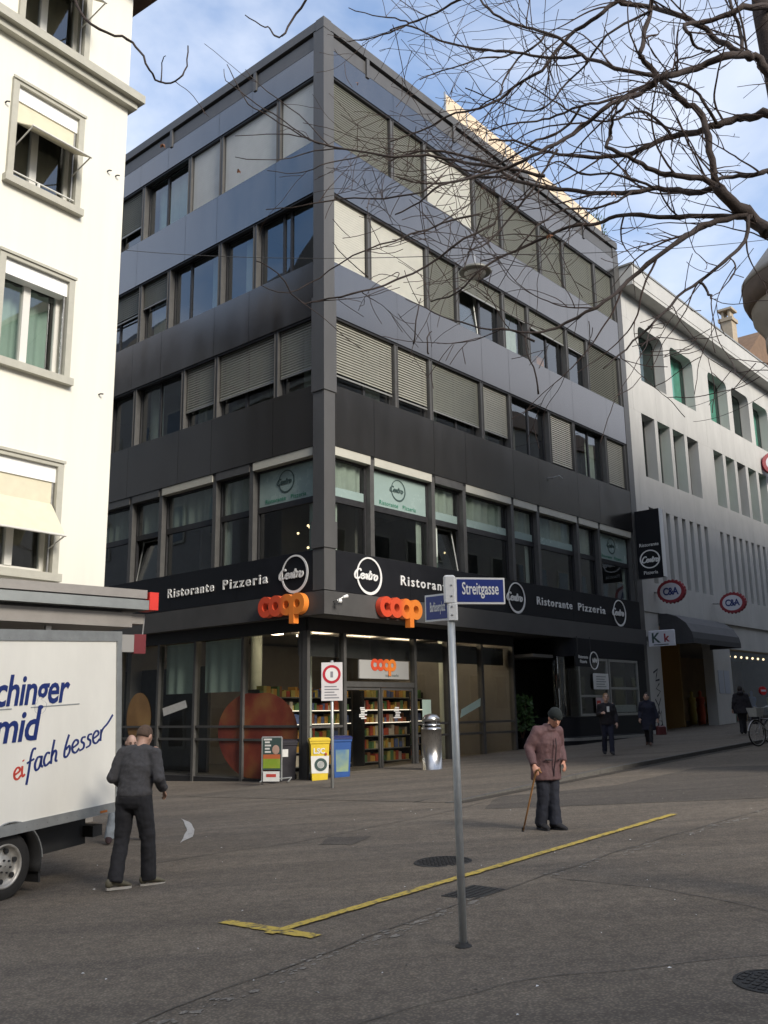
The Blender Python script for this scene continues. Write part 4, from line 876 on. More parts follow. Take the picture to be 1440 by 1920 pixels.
t = thing('hanging_plate', 'small white and red plate hanging below the shelter roof', 'sign', (-3.74, 14.06, 2.55), KROT - R(10)); MB().box(-.30, -.08, 0, .12, 0, .26).build('white_part', mat('dull_white', (.32, .31, .29), .7), t); MB().box(-.079, .10, -.004, .124, -.02, .27).build('red_part', mat('dark_red', (.16, .008, .014), .6), t); MB().tube([(.06, .05, .27), (.08, .05, .55)], .012, 5).build('rod', M_ALU, t)

# ---------------------------------------------------------------- far gable, turret, buildings around the square
def far_house(name, label, loc, rot, w_, d_, h, rh, wm, rm, rows=3, cols=4, gable=True):
    t = thing(name, label, 'building', loc, rot)
    MB().box(0, w_, 0, d_, -1, h).build('wall', wm, t)
    b = MB()
    if gable: b.loft([[(-.4, -.5, h), (w_+.4, -.5, h), (w_+.4, d_+.5, h), (-.4, d_+.5, h)], [(-.4, d_/2-.05, h+rh), (w_+.4, d_/2-.05, h+rh), (w_+.4, d_/2+.05, h+rh), (-.4, d_/2+.05, h+rh)]])
    else: b.box(-.3, w_+.3, -.3, d_+.3, h+.002, h+.5)
    b.build('roof', rm, t)
    proto = None
    for r in range(rows):
        for c in range(cols):
            x = (c + .5) * w_ / cols; z = 1.2 + r * (h - 1) / rows
            if proto is None:
                proto = MB().box(-.62, .62, -.06, -.004, 0, 1.8).build('window', M_STONE, t, loc=(x, 0, z)); pp = MB().box(-.5, .5, -.075, -.061, .12, 1.7).build('pane', M_DARKG, proto)
            else:
                o = inst(proto, (x, 0, z)); q = inst(pp, (0, 0, 0), parent=o)
    return t
M_DARKG = mat('dark_glass', (.02, .024, .026), .06)
M_BEIGE = mat('beige_render', (.40, .36, .29), .9, 0, .08, 1.5); M_BROWNR = mat('brown_roof', (.16, .10, .06), .85, 0, .2, 3); M_GREYW = mat('grey_render', (.30, .29, .27), .9, 0, .1, 1.5)
t = far_house('gabled_house', 'brown gabled house with a tall chimney behind the pale building', tuple(bw(51.6, 4.2, 1.3)), BROT + math.pi/2, 10, 8, 22.6, 3.6, M_BROWNR, M_BROWNR, 2, 3)
MB().box(.6, 1.4, 6.1, 7.0, 22.5, 26.4).box(.5, 1.5, 6.0, 7.1, 26.401, 26.65).box(.7, .85, 6.2, 6.9, 26.651, 27.2).box(1.15, 1.3, 6.2, 6.9, 26.651, 27.2).box(.5, 1.5, 6.0, 7.1, 27.201, 27.35).build('chimney', mat('chimney_render', (.36, .30, .22), .9, 0, .15, 4), t)
# corner house with round turret on the right-hand side of the street
t = thing('turret_house', 'corner house with a round bracketed turret roof at the right edge', 'building', (9.3, 17.75, gz(9, 17.6)), BROT)
M_TUR = mat('turret_stone', (.30, .27, .225), .85, 0, .12, 3); M_TURD = mat('turret_soffit', (.12, .09, .07), .8, 0, .2, 4)
MB().box(.6, 95, -10, -.4, -1, 17.2).build('wall', M_GREYW, t)
MB().lathe([(1.25, -.5), (1.25, 8.4), (1.3, 8.45), (1.3, 8.65)], 40).build('turret_wall', M_TUR, t, True)
b = MB(); b.lathe([(1.28, 8.65), (1.33, 8.85), (1.5, 9.1), (1.52, 9.35)], 40, caps=False); b.build('turret_cove', M_TUR, t, True)
b = MB(); b.lathe([(1.05, 9.2), (1.58, 9.36), (1.66, 9.55), (1.66, 9.8)], 40, caps=False); b.build('turret_eave', M_TURD, t, True)
b = MB(); b.lathe([(1.67, 9.8), (1.67, 9.91), (1.4, 10.25), (.9, 10.9), (.4, 11.8), (.05, 12.9)], 40); b.build('turret_roof', M_SHEL2, t, True)
for k in range(20):
    a = 2*math.pi*k/20; ca, sa = math.cos(a), math.sin(a); MB().add([(1.28*ca - .05*sa, 1.28*sa + .05*ca, 8.95), (1.28*ca + .05*sa, 1.28*sa - .05*ca, 8.95), (1.5*ca + .05*sa, 1.5*sa - .05*ca, 9.33), (1.5*ca - .05*sa, 1.5*sa + .05*ca, 9.33), (1.28*ca - .05*sa, 1.28*sa + .05*ca, 9.33), (1.28*ca + .05*sa, 1.28*sa - .05*ca, 9.33)], [(0,1,2,3),(0,3,4),(1,5,2),(4,3,2,5),(0,4,5,1)]).build('corbel', M_TUR, t)
for k in range(6):
    a = R(90 + k*36); ca, sa = math.cos(a), math.sin(a); MB().add([(1.26*ca-.22*sa, 1.26*sa+.22*ca, 5.2), (1.26*ca+.22*sa, 1.26*sa-.22*ca, 5.2), (1.26*ca+.22*sa, 1.26*sa-.22*ca, 7.3), (1.26*ca-.22*sa, 1.26*sa+.22*ca, 7.3)], [(0,1,2,3)]).build('turret_window', M_DARKG, t)
MB().loft([[(.5, -10.2, 17.21), (95.2, -10.2, 17.21), (95.2, -.2, 17.21), (.5, -.2, 17.21)], [(4.5, -5.5, 21), (92, -5.5, 21), (92, -4.9, 21), (4.5, -4.9, 21)]]).build('roof', M_BROWNR, t)
for r in range(5):
    for c in range(20):
        f_ = MB().box(2+c*2.4, 3.2+c*2.4, -.399, -.34, 1.2+r*3.1, 3.1+r*3.1).build('window', M_STONE, t); MB().box(2.12+c*2.4, 3.08+c*2.4, -.339, -.325, 1.3+r*3.1, 3.0+r*3.1).build('pane', M_DARKG, f_)
def cw(x, y, z=0): return CO + Vector((math.cos(CROT), math.sin(CROT), 0))*x + Vector((-math.sin(CROT), math.cos(CROT), 0))*y + Vector((0, 0, z))
far_house('added_lane_house', 'added grey gabled house, unseen behind the cream house, darkening the left face reflections', tuple(cw(-.2, 14.2, -1)), CROT + math.pi/2, 13, 9, 19, 5, M_GREYW, M_CANOPY, 4, 4)  # both lane houses are unseen, added to keep sky out of facade reflections
far_house('added_lane_house', 'added taller grey gabled house, unseen down the lane, blocking sky in the reflections', tuple(cw(-.2, 27.4, -1)), CROT + math.pi/2, 22, 9, 20.5, 5, M_GREYW, M_CANOPY, 4, 7)
# houses behind the viewer, seen only in the glass and as shade on the square
far_house('square_house', 'beige house closing the square behind the viewer on the right', (22, -12, 0), R(180), 16, 10, 17, 4.5, M_BEIGE, M_BROWNR, 4, 6)
far_house('square_house', 'grey house closing the square behind the viewer', (5.5, -15, 0), R(180), 16, 10, 16.5, 5, M_GREYW, M_BROWNR, 4, 6)
far_house('square_house', 'beige gabled house behind the viewer on the left', (-11, -13, 0), R(180), 13, 10, 15.5, 6, M_BEIGE, M_BROWNR, 4, 5)
far_house('square_house', 'grey gabled house across the square far left', (-27, 2, -1), R(90), 14, 10, 13, 6, M_GREYW, M_BROWNR, 4, 5)
far_house('square_house', 'pale gabled house across the square on the left', (-26, 18, -1), R(90), 14, 10, 12, 5, M_CREAM, M_BROWNR, 4, 5)

# traced joints of the tree's limbs: x, y, z, radius in metres
BRANCHES=[[[3.973,7.35,4.719,0.075],[3.721,7.3,5.091,0.06],[3.507,7.25,5.416,0.05],[3.312,7.2,5.582,0.042]],[[3.32,7.2,5.569,0.0442],[3.219,7.28,5.759,0.0409],[2.966,7.06,5.777,0.0361],[2.842,7.034,5.916,0.0324]],[[2.868,7.1,5.957,0.0196],[2.701,7.039,5.993,0.0181],[2.478,6.888,5.925,0.0165],[2.348,6.934,5.968,0.0153],[2.239,6.908,6.012,0.014],[1.999,6.644,5.947,0.0122],[1.848,6.66,6.052,0.011],[1.905,6.728,6.212,0.0099],[1.865,6.483,6.178,0.0084],[1.934,6.388,6.221,0.0071],[2.017,6.51,6.399,0.006]],[[2.867,7.1,5.993,0.0218],[2.864,7.123,6.297,0.0211],[2.866,7.16,6.543,0.0204],[2.883,7.333,6.842,0.02],[2.718,7.261,6.894,0.019],[2.582,7.222,7.021,0.0181],[2.583,7.462,7.308,0.0179],[2.48,7.466,7.473,0.0171],[2.411,7.344,7.456,0.016],[2.527,7.539,7.829,0.0156],[2.646,7.655,8.176,0.0149],[2.623,7.505,8.269,0.0138]],[[2.866,7.1,5.933,0.0196],[2.727,7.196,5.946,0.0187],[2.643,7.38,6.085,0.0179],[2.517,7.535,6.195,0.017],[2.274,7.489,6.146,0.0157],[2.062,7.717,6.268,0.0149],[1.794,7.966,6.459,0.014],[1.543,7.908,6.467,0.0126],[1.327,8.027,6.613,0.0115],[1.107,8.339,6.995,0.0106],[0.782,8.349,7.121,0.0092],[0.426,8.362,7.164,0.0078],[0.122,8.674,7.259,0.0067]],[[3.184,7.2,5.714,0.0177],[3.041,7.272,5.758,0.0167],[2.839,7.427,5.856,0.0159],[2.57,7.426,5.842,0.0148],[2.307,7.435,5.877,0.0137],[2.184,7.713,6.028,0.013],[2.0,7.736,5.968,0.0119],[1.727,7.663,5.905,0.0106],[1.467,7.908,5.893,0.0097],[1.198,8.043,5.84,0.0086],[0.915,7.932,5.606,0.0073],[0.735,8.089,5.482,0.0062],[0.483,8.319,5.491,0.0051]],[[3.143,7.2,5.738,0.0199],[2.867,7.121,5.626,0.0182],[2.661,7.042,5.527,0.0166],[2.395,6.797,5.259,0.0147],[2.14,6.804,5.08,0.0134],[1.97,6.812,4.934,0.012],[1.762,6.523,4.67,0.0102],[1.542,6.437,4.51,0.0088],[1.326,6.517,4.428,0.0076],[1.093,6.287,4.291,0.0061],[0.847,6.091,4.23,0.0047]],[[3.163,7.2,5.726,0.0133],[3.092,7.107,5.474,0.0121],[2.898,6.904,5.231,0.0108],[2.665,6.709,5.0,0.0096],[2.537,6.77,4.903,0.0088],[2.273,6.558,4.678,0.0076],[2.016,6.281,4.372,0.0064],[1.89,6.319,4.272,0.0056],[1.704,6.219,4.078,0.0047],[1.506,5.893,3.86,0.0036]],[[2.473,6.6,4.821,0.0081],[2.528,6.61,4.74,0.0071],[2.466,6.382,4.591,0.0059]],[[3.5,7.2,6.044,0.0177],[3.348,7.134,6.102,0.0159],[3.185,7.067,6.026,0.0141],[3.084,7.234,6.121,0.0128],[2.889,7.113,6.012,0.0109]],[[3.84,7.3,6.725,0.0291],[3.51,7.353,6.807,0.0276],[3.426,7.469,6.878,0.0263],[3.319,7.601,6.935,0.0251],[3.123,7.534,6.839,0.0231],[2.978,7.652,6.857,0.0217],[2.824,7.891,6.958,0.0206],[2.648,7.814,6.854,0.0186],[2.407,7.832,6.764,0.0168],[2.316,8.106,6.906,0.0155],[2.096,8.118,6.904,0.0137],[1.833,8.044,6.887,0.0117],[1.663,8.288,7.094,0.0102],[1.385,8.412,7.297,0.0084],[1.112,8.296,7.237,0.0064]],[[3.816,7.4,6.925,0.0295],[3.543,7.33,7.216,0.0279],[3.44,7.32,7.366,0.0266],[3.286,7.227,7.321,0.025],[3.048,7.097,7.208,0.0233],[2.892,7.168,7.178,0.0222],[2.709,7.116,7.064,0.0208],[2.445,6.879,6.849,0.0189],[2.355,6.945,6.839,0.0178],[2.255,6.99,6.776,0.0167],[1.982,6.741,6.525,0.0149],[1.84,6.704,6.406,0.0136],[1.694,6.823,6.328,0.0127],[1.435,6.63,6.061,0.0111],[1.2,6.483,5.854,0.0097],[1.018,6.618,5.834,0.0088],[0.763,6.525,5.713,0.0075],[0.467,6.297,5.499,0.0061],[0.315,6.384,5.417,0.005],[0.121,6.402,5.325,0.0039]],[[3.478,7.4,7.429,0.0204],[3.319,7.488,7.61,0.0197],[3.201,7.624,7.86,0.019],[2.956,7.514,7.938,0.0178],[2.802,7.656,8.16,0.0171],[2.688,7.877,8.41,0.0166],[2.412,7.781,8.375,0.0153],[2.28,7.811,8.52,0.0144]],[[2.455,7.1,6.993,0.0109],[2.267,7.236,6.96,0.0101],[2.045,7.262,6.907,0.0092],[1.814,7.248,6.849,0.0083],[1.645,7.525,6.949,0.0076],[1.468,7.585,6.943,0.0066],[1.219,7.496,6.858,0.0056],[1.039,7.72,6.938,0.0047]],[[3.844,7.5,8.076,0.0253],[3.684,7.47,8.025,0.0229],[3.367,7.295,7.878,0.0201],[3.197,7.295,7.8,0.0179],[3.036,7.368,7.785,0.0158],[2.755,7.129,7.562,0.0131],[2.758,7.045,7.388,0.0108],[2.865,7.173,7.363,0.0088],[2.907,7.009,7.204,0.0064]],[[2.588,8.0,8.653,0.0172],[2.423,8.066,8.625,0.0162],[2.239,8.089,8.469,0.0151],[2.077,8.292,8.494,0.0143],[1.864,8.337,8.293,0.0132],[1.676,8.244,7.985,0.012],[1.45,8.468,7.983,0.0111],[1.307,8.608,7.94,0.0101],[1.074,8.486,7.735,0.0088],[0.822,8.617,7.774,0.0077],[0.457,8.847,7.731,0.0067],[0.127,8.76,7.555,0.0054]],[[2.492,7.2,7.108,0.0133],[2.221,7.252,7.204,0.0126],[2.056,7.374,7.381,0.0121],[1.93,7.582,7.629,0.0116],[1.773,7.487,7.691,0.0107],[1.609,7.573,7.874,0.0101],[1.472,7.848,8.162,0.0096],[1.273,7.819,8.227,0.0088],[1.102,7.799,8.328,0.008],[1.044,8.076,8.718,0.0074]],[[1.678,7.9,8.145,0.0085],[1.548,7.781,7.907,0.0076],[1.387,7.878,7.846,0.007],[1.209,7.754,7.502,0.0062],[1.147,7.54,7.206,0.0053],[0.968,7.643,7.152,0.0047]],[[1.909,7.5,7.564,0.0104],[1.701,7.627,7.642,0.0098],[1.503,7.834,7.838,0.0093],[1.254,7.797,7.855,0.0085],[0.979,7.939,8.003,0.0079],[0.709,8.243,8.327,0.0074],[0.504,8.235,8.444,0.0066],[0.299,8.267,8.565,0.0059],[0.147,8.585,8.773,0.0053]],[[1.361,8.0,8.002,0.0074],[1.231,7.982,7.933,0.0066],[1.016,7.863,7.841,0.0058],[0.793,7.641,7.587,0.0049],[0.559,7.734,7.581,0.0043],[0.409,7.684,7.463,0.0035]],[[1.877,7.5,7.032,0.0092],[1.715,7.67,6.892,0.0086],[1.47,7.647,6.775,0.0078],[1.203,7.8,6.67,0.0072],[0.997,8.086,6.751,0.0066],[0.701,8.056,6.791,0.0058],[0.413,8.098,7.016,0.005]],[[1.641,7.6,6.636,0.0093],[1.517,7.487,6.409,0.0083],[1.324,7.243,6.011,0.0071],[1.147,7.304,5.809,0.0063],[0.926,7.195,5.512,0.0053],[0.719,6.887,5.258,0.0042]],[[1.561,8.0,6.524,0.0098],[1.357,8.063,6.621,0.0089],[1.084,8.201,6.767,0.008],[0.784,8.48,6.891,0.0073],[0.473,8.442,6.844,0.0062],[0.168,8.505,6.975,0.0052]],[[2.247,7.4,6.091,0.0091],[2.071,7.277,5.922,0.008],[1.863,7.341,5.89,0.0072],[1.625,7.265,5.85,0.0062],[1.308,7.017,5.547,0.0052],[1.14,7.077,5.375,0.0043],[0.845,7.11,5.283,0.0035]],[[3.068,7.4,6.745,0.0113],[2.933,7.304,6.871,0.0101],[2.881,7.369,7.075,0.009],[2.638,7.125,6.972,0.0076],[2.469,7.013,6.939,0.0065]],[[2.72,7.6,6.761,0.0105],[2.581,7.564,6.908,0.0095],[2.407,7.504,6.973,0.0086],[2.146,7.267,6.731,0.0075],[1.962,7.336,6.758,0.0067],[1.701,7.347,6.898,0.0058],[1.471,7.082,6.834,0.0047],[1.276,7.053,6.966,0.0039]],[[3.41,7.5,7.537,0.0138],[3.512,7.718,7.989,0.0126],[3.423,7.64,8.121,0.0109],[3.452,7.721,8.361,0.0095]],[[2.627,7.6,8.128,0.0093],[2.471,7.704,8.108,0.0087],[2.211,7.685,7.928,0.008],[2.054,7.896,7.793,0.0075],[1.879,8.048,7.686,0.0069],[1.644,7.94,7.357,0.0061],[1.472,8.09,7.412,0.0055],[1.212,8.332,7.709,0.0049],[0.899,8.258,7.805,0.0041]],[[2.405,7.2,5.99,0.0088],[2.264,7.218,6.077,0.008],[2.038,7.251,6.174,0.0071],[1.833,7.495,6.333,0.0064],[1.645,7.435,6.424,0.0055],[1.497,7.388,6.346,0.0045]],[[1.106,8.2,8.86,0.0101],[0.859,8.24,8.836,0.0091],[0.649,8.445,8.868,0.0082],[0.351,8.591,8.865,0.0072],[0.135,8.496,8.677,0.0061],[-0.077,8.676,8.751,0.0051],[-0.318,8.919,8.914,0.0041]],[[0.344,8.4,8.704,0.0064],[0.194,8.441,8.793,0.0054],[-0.033,8.718,9.081,0.0044],[-0.306,8.683,9.137,0.0032]],[[-0.544,7.0,7.88,0.0086],[-0.619,7.053,7.817,0.0079],[-0.768,7.128,7.663,0.0072],[-0.821,6.977,7.385,0.0063],[-0.907,7.102,7.502,0.0056],[-0.977,7.26,7.712,0.0049],[-1.028,7.108,7.607,0.004],[-1.175,7.124,7.734,0.0033]],[[-2.698,6.8,7.847,0.0094],[-2.612,6.851,7.675,0.009],[-2.499,6.821,7.46,0.0085],[-2.292,6.772,7.284,0.0079],[-2.168,6.967,7.363,0.0077],[-2.051,6.931,7.226,0.0072],[-1.92,6.789,6.928,0.0065],[-1.911,6.965,6.97,0.0062],[-1.847,7.041,6.991,0.0058],[-1.689,6.864,6.9,0.0052],[-1.644,6.95,7.075,0.0047],[-1.682,7.12,7.426,0.0044]],[[-1.869,7.0,6.97,0.0043],[-1.895,7.073,7.214,0.0035],[-1.82,6.886,7.133,0.0025]],[[1.434,7.2,6.131,0.011],[1.172,7.285,6.252,0.0104],[0.898,7.33,6.327,0.0097],[0.688,7.601,6.561,0.0092],[0.446,7.629,6.639,0.0084],[0.148,7.58,6.584,0.0076],[-0.151,7.849,6.823,0.007],[-0.463,7.988,6.979,0.0062],[-0.663,7.894,6.994,0.0053]],[[-0.464,8.0,6.987,0.0059],[-0.67,7.975,7.049,0.0054],[-0.889,8.079,7.254,0.005],[-1.119,8.209,7.5,0.0045],[-1.284,8.051,7.508,0.004],[-1.404,8.111,7.766,0.0035],[-1.555,8.319,8.177,0.0031]],[[-0.672,8.0,7.066,0.0049],[-0.934,8.008,7.294,0.0044],[-1.231,8.227,7.636,0.004],[-1.391,8.197,7.77,0.0035],[-1.525,8.122,7.838,0.003],[-1.589,8.359,8.147,0.0026]],[[-0.568,8.0,7.018,0.0049],[-0.772,7.957,7.079,0.0041],[-1.084,7.97,7.111,0.0033],[-1.35,7.709,6.919,0.0024]],[[-0.36,8.0,6.968,0.0049],[-0.626,8.079,7.001,0.0041],[-0.974,7.938,6.81,0.0032],[-1.358,7.785,6.745,0.0024]],[[-0.464,8.0,6.987,0.0049],[-0.803,8.264,7.533,0.0042],[-1.126,8.235,7.794,0.0034],[-1.385,8.467,8.227,0.0026]],[[-0.102,8.0,6.894,0.0049],[-0.359,7.945,6.804,0.0043],[-0.553,7.789,6.649,0.0036],[-0.767,7.929,6.658,0.003],[-1.065,7.86,6.648,0.0024]],[[-1.065,7.9,6.269,0.0031],[-0.849,7.764,6.196,0.0038],[-0.646,7.712,6.2,0.0044],[-0.353,7.769,6.289,0.0051],[0.043,7.512,6.128,0.0056],[0.376,7.4,6.118,0.0062],[0.578,7.509,6.341,0.0069]],[[-0.968,6.6,5.053,0.0032],[-0.8,6.598,4.959,0.0037],[-0.647,6.741,4.778,0.0043],[-0.48,6.762,4.785,0.0048],[-0.222,6.631,4.786,0.0052],[0.028,6.815,4.939,0.0058],[0.379,6.926,5.153,0.0064],[0.676,6.769,5.3,0.0068],[0.951,6.859,5.487,0.0074]],[[-0.979,7.0,5.047,0.0026],[-0.761,7.012,4.978,0.0032],[-0.508,7.15,5.185,0.0039],[-0.232,6.985,5.289,0.0045],[0.123,6.993,5.432,0.0051],[0.541,7.197,5.687,0.006],[0.853,7.101,5.726,0.0065]],[[-0.102,7.0,5.103,0.0034],[-0.325,7.095,5.373,0.0029],[-0.388,7.038,5.441,0.0024]],[[0.863,7.0,5.667,0.0054],[0.747,7.063,5.362,0.0043],[0.673,6.825,5.073,0.0031]],[[1.16,6.6,4.353,0.0061],[1.009,6.656,4.467,0.0054],[0.752,6.561,4.451,0.0046],[0.569,6.771,4.613,0.004],[0.366,6.847,4.742,0.0033],[0.193,6.693,4.764,0.0025]],[[1.143,6.4,3.853,0.0049],[1.111,6.383,4.054,0.0042],[1.079,6.479,4.304,0.0036],[1.19,6.719,4.58,0.0031]],[[0.255,6.9,4.471,0.0047],[0.278,6.833,4.646,0.0038],[0.335,7.061,4.936,0.003]],[[0.38,6.9,4.378,0.0051],[0.362,6.907,4.495,0.0041],[0.41,7.12,4.668,0.0033]]]
TRUNK=[[3.54,7.3,-0.222,0.24],[3.724,7.3,1.691,0.2],[3.914,7.35,3.866,0.17],[3.853,7.4,5.439,0.14],[3.736,7.5,6.99,0.12],[3.703,7.6,8.103,0.1],[3.824,7.8,9.654,0.08],[3.956,8.0,11.945,0.05]]

# ---------------------------------------------------------------- bare tree on the right, branches reaching over the street
M_BARK = mat('bark', (.045, .032, .026), .9, 0, .35, 25, .4, 60); M_TWIG = mat('twig', (.062, .040, .032), .85, 0, .3, 20)
tr = thing('bare_tree', 'leafless tree beyond the right edge, dark branches hanging over the street', 'tree', (TRUNK[0][0], TRUNK[0][1], gz(TRUNK[0][0], TRUNK[0][1])))
TO = Vector(tr.location)
def rel(p): return (p[0]-TO.x, p[1]-TO.y, p[2]-TO.z)
b = MB(); b.tube([rel((TRUNK[0][0], TRUNK[0][1], TO.z - .2))] + [rel(p) for p in TRUNK], [.34] + [p[3] for p in TRUNK], 14); b.build('trunk', M_BARK, tr, True)
def crv(pts):      # catmull-rom through traced joints plus small crookedness
    out_ = []
    for i in range(len(pts) - 1):
        p0, p1, p2, p3 = (Vector(pts[max(0, i-1)]), Vector(pts[i]), Vector(pts[i+1]), Vector(pts[min(len(pts)-1, i+2)]))
        for k in range(3):
            t = k/3; v = .5*((2*p1) + (p2-p0)*t + (2*p0-5*p1+4*p2-p3)*t*t + (3*p1-p0-3*p2+p3)*t**3); out_.append(v)
    out_.append(Vector(pts[-1])); return out_
rr = random.Random(21)
twigs = MB(); NT = [0]
def twig(p, d, L, r, lvl):
    if L < .06: return
    n = max(4, int(L / .055)); pts = [p.copy()]; rad = [r]; d = d.normalized(); bend = Vector((rr.uniform(-1,1), rr.uniform(-1,1), rr.uniform(-.6,1.0))) * .17
    for i in range(n):
        d = (d + bend*.35 + Vector((rr.uniform(-1,1), rr.uniform(-1,1), rr.uniform(-1,1)))*.13).normalized()
        if rr.random() < .12: bend = -bend
        pts.append(pts[-1] + d*(L/n)); rad.append(max(.0030, r*(1-.75*(i+1)/n)))
    twigs.tube([rel(q) for q in pts], rad, 4); NT[0] += 1
    if lvl < 2:
        for i in range(1, n):
            if rr.random() < (.15 if lvl == 0 else .08):
                dd = (pts[i+1]-pts[i]).normalized(); sd_ = dd.cross(Vector((rr.uniform(-1,1), rr.uniform(-1,1), rr.uniform(-1,1)))).normalized()
                twig(pts[i], dd*.7 + sd_*rr.uniform(.5, 1.0), L*rr.uniform(.25, .55), rad[i]*.7, lvl+1)
limbs = MB()
for br in BRANCHES:
    P4 = crv([Vector(p[:3]).to_4d() if False else Vector((p[0], p[1], p[2])) for p in br]); n0 = len(br); rads = []
    for i in range(n0 - 1):
        for k in range(3): rads.append(br[i][3] + (br[i+1][3]-br[i][3])*k/3)
    rads.append(br[-1][3])
    P4 = [p + Vector((rr.uniform(-1,1), rr.uniform(-1,1), rr.uniform(-1,1)))*min(.014, .006 + r_*.3) for p, r_ in zip(P4, rads)]
    knots = [r_ * (1.0 + (.18*rr.random() if i % 4 == 0 else 0)) for i, r_ in enumerate(rads)]
    limbs.tube([rel(p) for p in P4], [k_*1.38 for k_ in knots], 7)
    Ltot = sum((P4[i+1]-P4[i]).length for i in range(len(P4)-1))
    left = br[-1][0] < -.6
    acc = rr.uniform(0, .4)
    for i in range(1, len(P4)):
        seg = (P4[i]-P4[i-1]); dd = seg.normalized(); acc += seg.length
        if acc > (.40 if not left else 9) and rads[i] > .0045:
            acc = rr.uniform(-.1, .12); sd_ = dd.cross(Vector((rr.uniform(-1,1), rr.uniform(-1,1), rr.uniform(-1,1)))).normalized()
            twig(P4[i], dd*rr.uniform(.6, 1.1) + sd_*rr.uniform(.35, .8) + Vector((-.15, 0, 0)), rr.uniform(.6, 1.5) * (1 if not left else .5), min(.011, max(.005, rads[i]*.7)), 0)
        pr = seg.length * (1.0 if not left else .4)
        while pr > 0:
            if rr.random() < pr:
                sd_ = dd.cross(Vector((rr.uniform(-1,1), rr.uniform(-1,1), rr.uniform(-1,1)))).normalized()
                twig(P4[i], dd*rr.uniform(.4, 1.0) + sd_*rr.uniform(.4, 1.0), rr.uniform(.25, .95), min(.0075, max(.0036, rads[i]*.55)), 0 if rads[i] > .008 else 1)
            pr -= 1
limbs.build('limbs', M_BARK, tr, True); o = twigs.build('twigs', M_TWIG, tr); o['kind'] = 'stuff'
M_DRY = mat('dry_leaf', (.17, .07, .03), .8, 0, .4, 8)
for (x, y, z) in ((-2.1, 8.0, 7.05), (-1.35, 8.0, 6.75), (-.2, 8.4, 8.0), (.9, 7.3, 6.1), (1.35, 6.7, 5.3), (2.0, 7.1, 5.9)):
    b = MB(); a = rr.uniform(0, 6); q = Vector((x, y, z)); L_ = rr.uniform(.035, .06)
    for k in range(3):
        d = Vector((math.cos(a+k*1.6), math.sin(a+k*1.6), rr.uniform(-1.6, -.4))).normalized(); s2 = d.orthogonal().normalized()*L_*.35
        b.add([rel(q), rel(q + d*L_*.5 + s2), rel(q + d*L_), rel(q + d*L_*.5 - s2)], [(0,1,2,3)])
    b.build('dry_leaf', M_DRY, tr)
# ---------------------------------------------------------------- suspended lamp and wires
def catenary(p, q, sag, n=24): 
    p, q = Vector(p), Vector(q); return [tuple(p.lerp(q, i/n) - Vector((0, 0, sag*4*(i/n)*(1-i/n)))) for i in range(n+1)]
def wire(p, q, sag, r, label): 
    return tag(MB().tube(catenary(p, q, sag), r, 4).build('overhead_wire', M_IRON), label, 'wire')
wire((-5.28, 17.1, 10.85), (1.45, 13.0, 8.46), .12, .006, 'thin wire from the cream house to the hanging street lamp')
wire((1.45, 13.0, 8.46), (8.6, 17.0, 10.9), .12, .006, 'thin wire from the hanging street lamp towards the right edge')
t = thing('street_lamp', 'flat oval street lamp hanging from a wire before the right facade', 'street lamp', (1.45, 13.0, 8.18), R(35))
MB().lathe([(.03, .08), (.12, .075), (.22, .03), (.25, -.01), (.24, -.03), (.02, -.04)], 24).build('shade', mat('lamp_grey', (.16, .16, .14), .5, .3), t, True)
MB().tube([(0, 0, .07), (0, 0, .28)], .012, 6).build('hanger', M_ALU, t); MB().lathe([(.17, -.036), (.15, -.07), (.03, -.085)], 20).build('diffuser', mat('lamp_glass', (.45, .45, .42), .3), t, True)
wire((12.16, 35.0, 13.3), (9.6, 19.2, 9.9), .35, .009, 'upper thin wire from the pale building to the turret')
wire((12.33, 35.0, 12.7), (9.7, 19.2, 9.2), .35, .009, 'lower thin wire from the pale building to the turret')

# ---------------------------------------------------------------- street name post
M_GALV = mat('galvanised', (.40, .415, .41), .48, .5, .18, 30, stretch=(1, 1, .3)); M_BLUE = mat('sign_enamel_blue', (.012, .028, .17), .3); M_SW = mat('sign_enamel_white', (.66, .66, .64), .35)
px, py = .50, 6.81; t = thing('street_sign', 'grey post with two blue street name plates', 'street sign', (px, py, gz(px, py)))
z0 = gz(px, py); H = 2.55
b = MB(); b.tube([(.0, 0, -.2), (-.02, 0, H)], .0275, 14); b.build('post', M_GALV, t, True)
MB().lathe([(.062, -.005), (.055, .010), (.034, .014), (.034, .03)], 18).build('base_collar', M_IRON, t, True)
def plate(x0, x1, z0, z1, rot, txt, ox, oz, fs):
    e = bpy.data.objects.new('name_plate', None); COL.objects.link(e); e.parent = t; e.location = (ox, 0, oz); e.rotation_euler = (0, 0, rot)
    MB().box(x0, x1, -.028, .028, z0, z1).build('plate_box', M_SW, e); MB().box(x0+.012, x1-.012, -.031, -.0282, z0+.014, z1-.014).build('blue_face', M_BLUE, e); MB().box(x0+.012, x1-.012, .0282, .031, z0+.014, z1-.014).build('blue_face', M_BLUE, e)
    tb = text(txt, fs, 'CENTER', ext=.001, off=.0015); wd = max(p[0] for p in tb.v) - min(p[0] for p in tb.v); k = (x1-x0-.10)/wd; tb.v = [(p[0]*k + (x0+x1)/2, p[1]-.0325, p[2]+z0+(z1-z0)*.36) for p in tb.v]; tb.build('letters', M_SW, e); return e
plate(.035, .415, -.098, .098, R(10), 'Streitgasse', -.02, 2.45, .13)
plate(-.24, -.0, -.10, .10, R(-40), 'Barfüsserplatz', .0, 2.335, .10)
MB().bbox(-.066, .020, -.04, .045, 2.36, 2.565, .012).build('bracket', M_SW, t); MB().bbox(-.044, .031, -.04, .045, 2.23, 2.358, .01).build('bracket', M_SW, t)
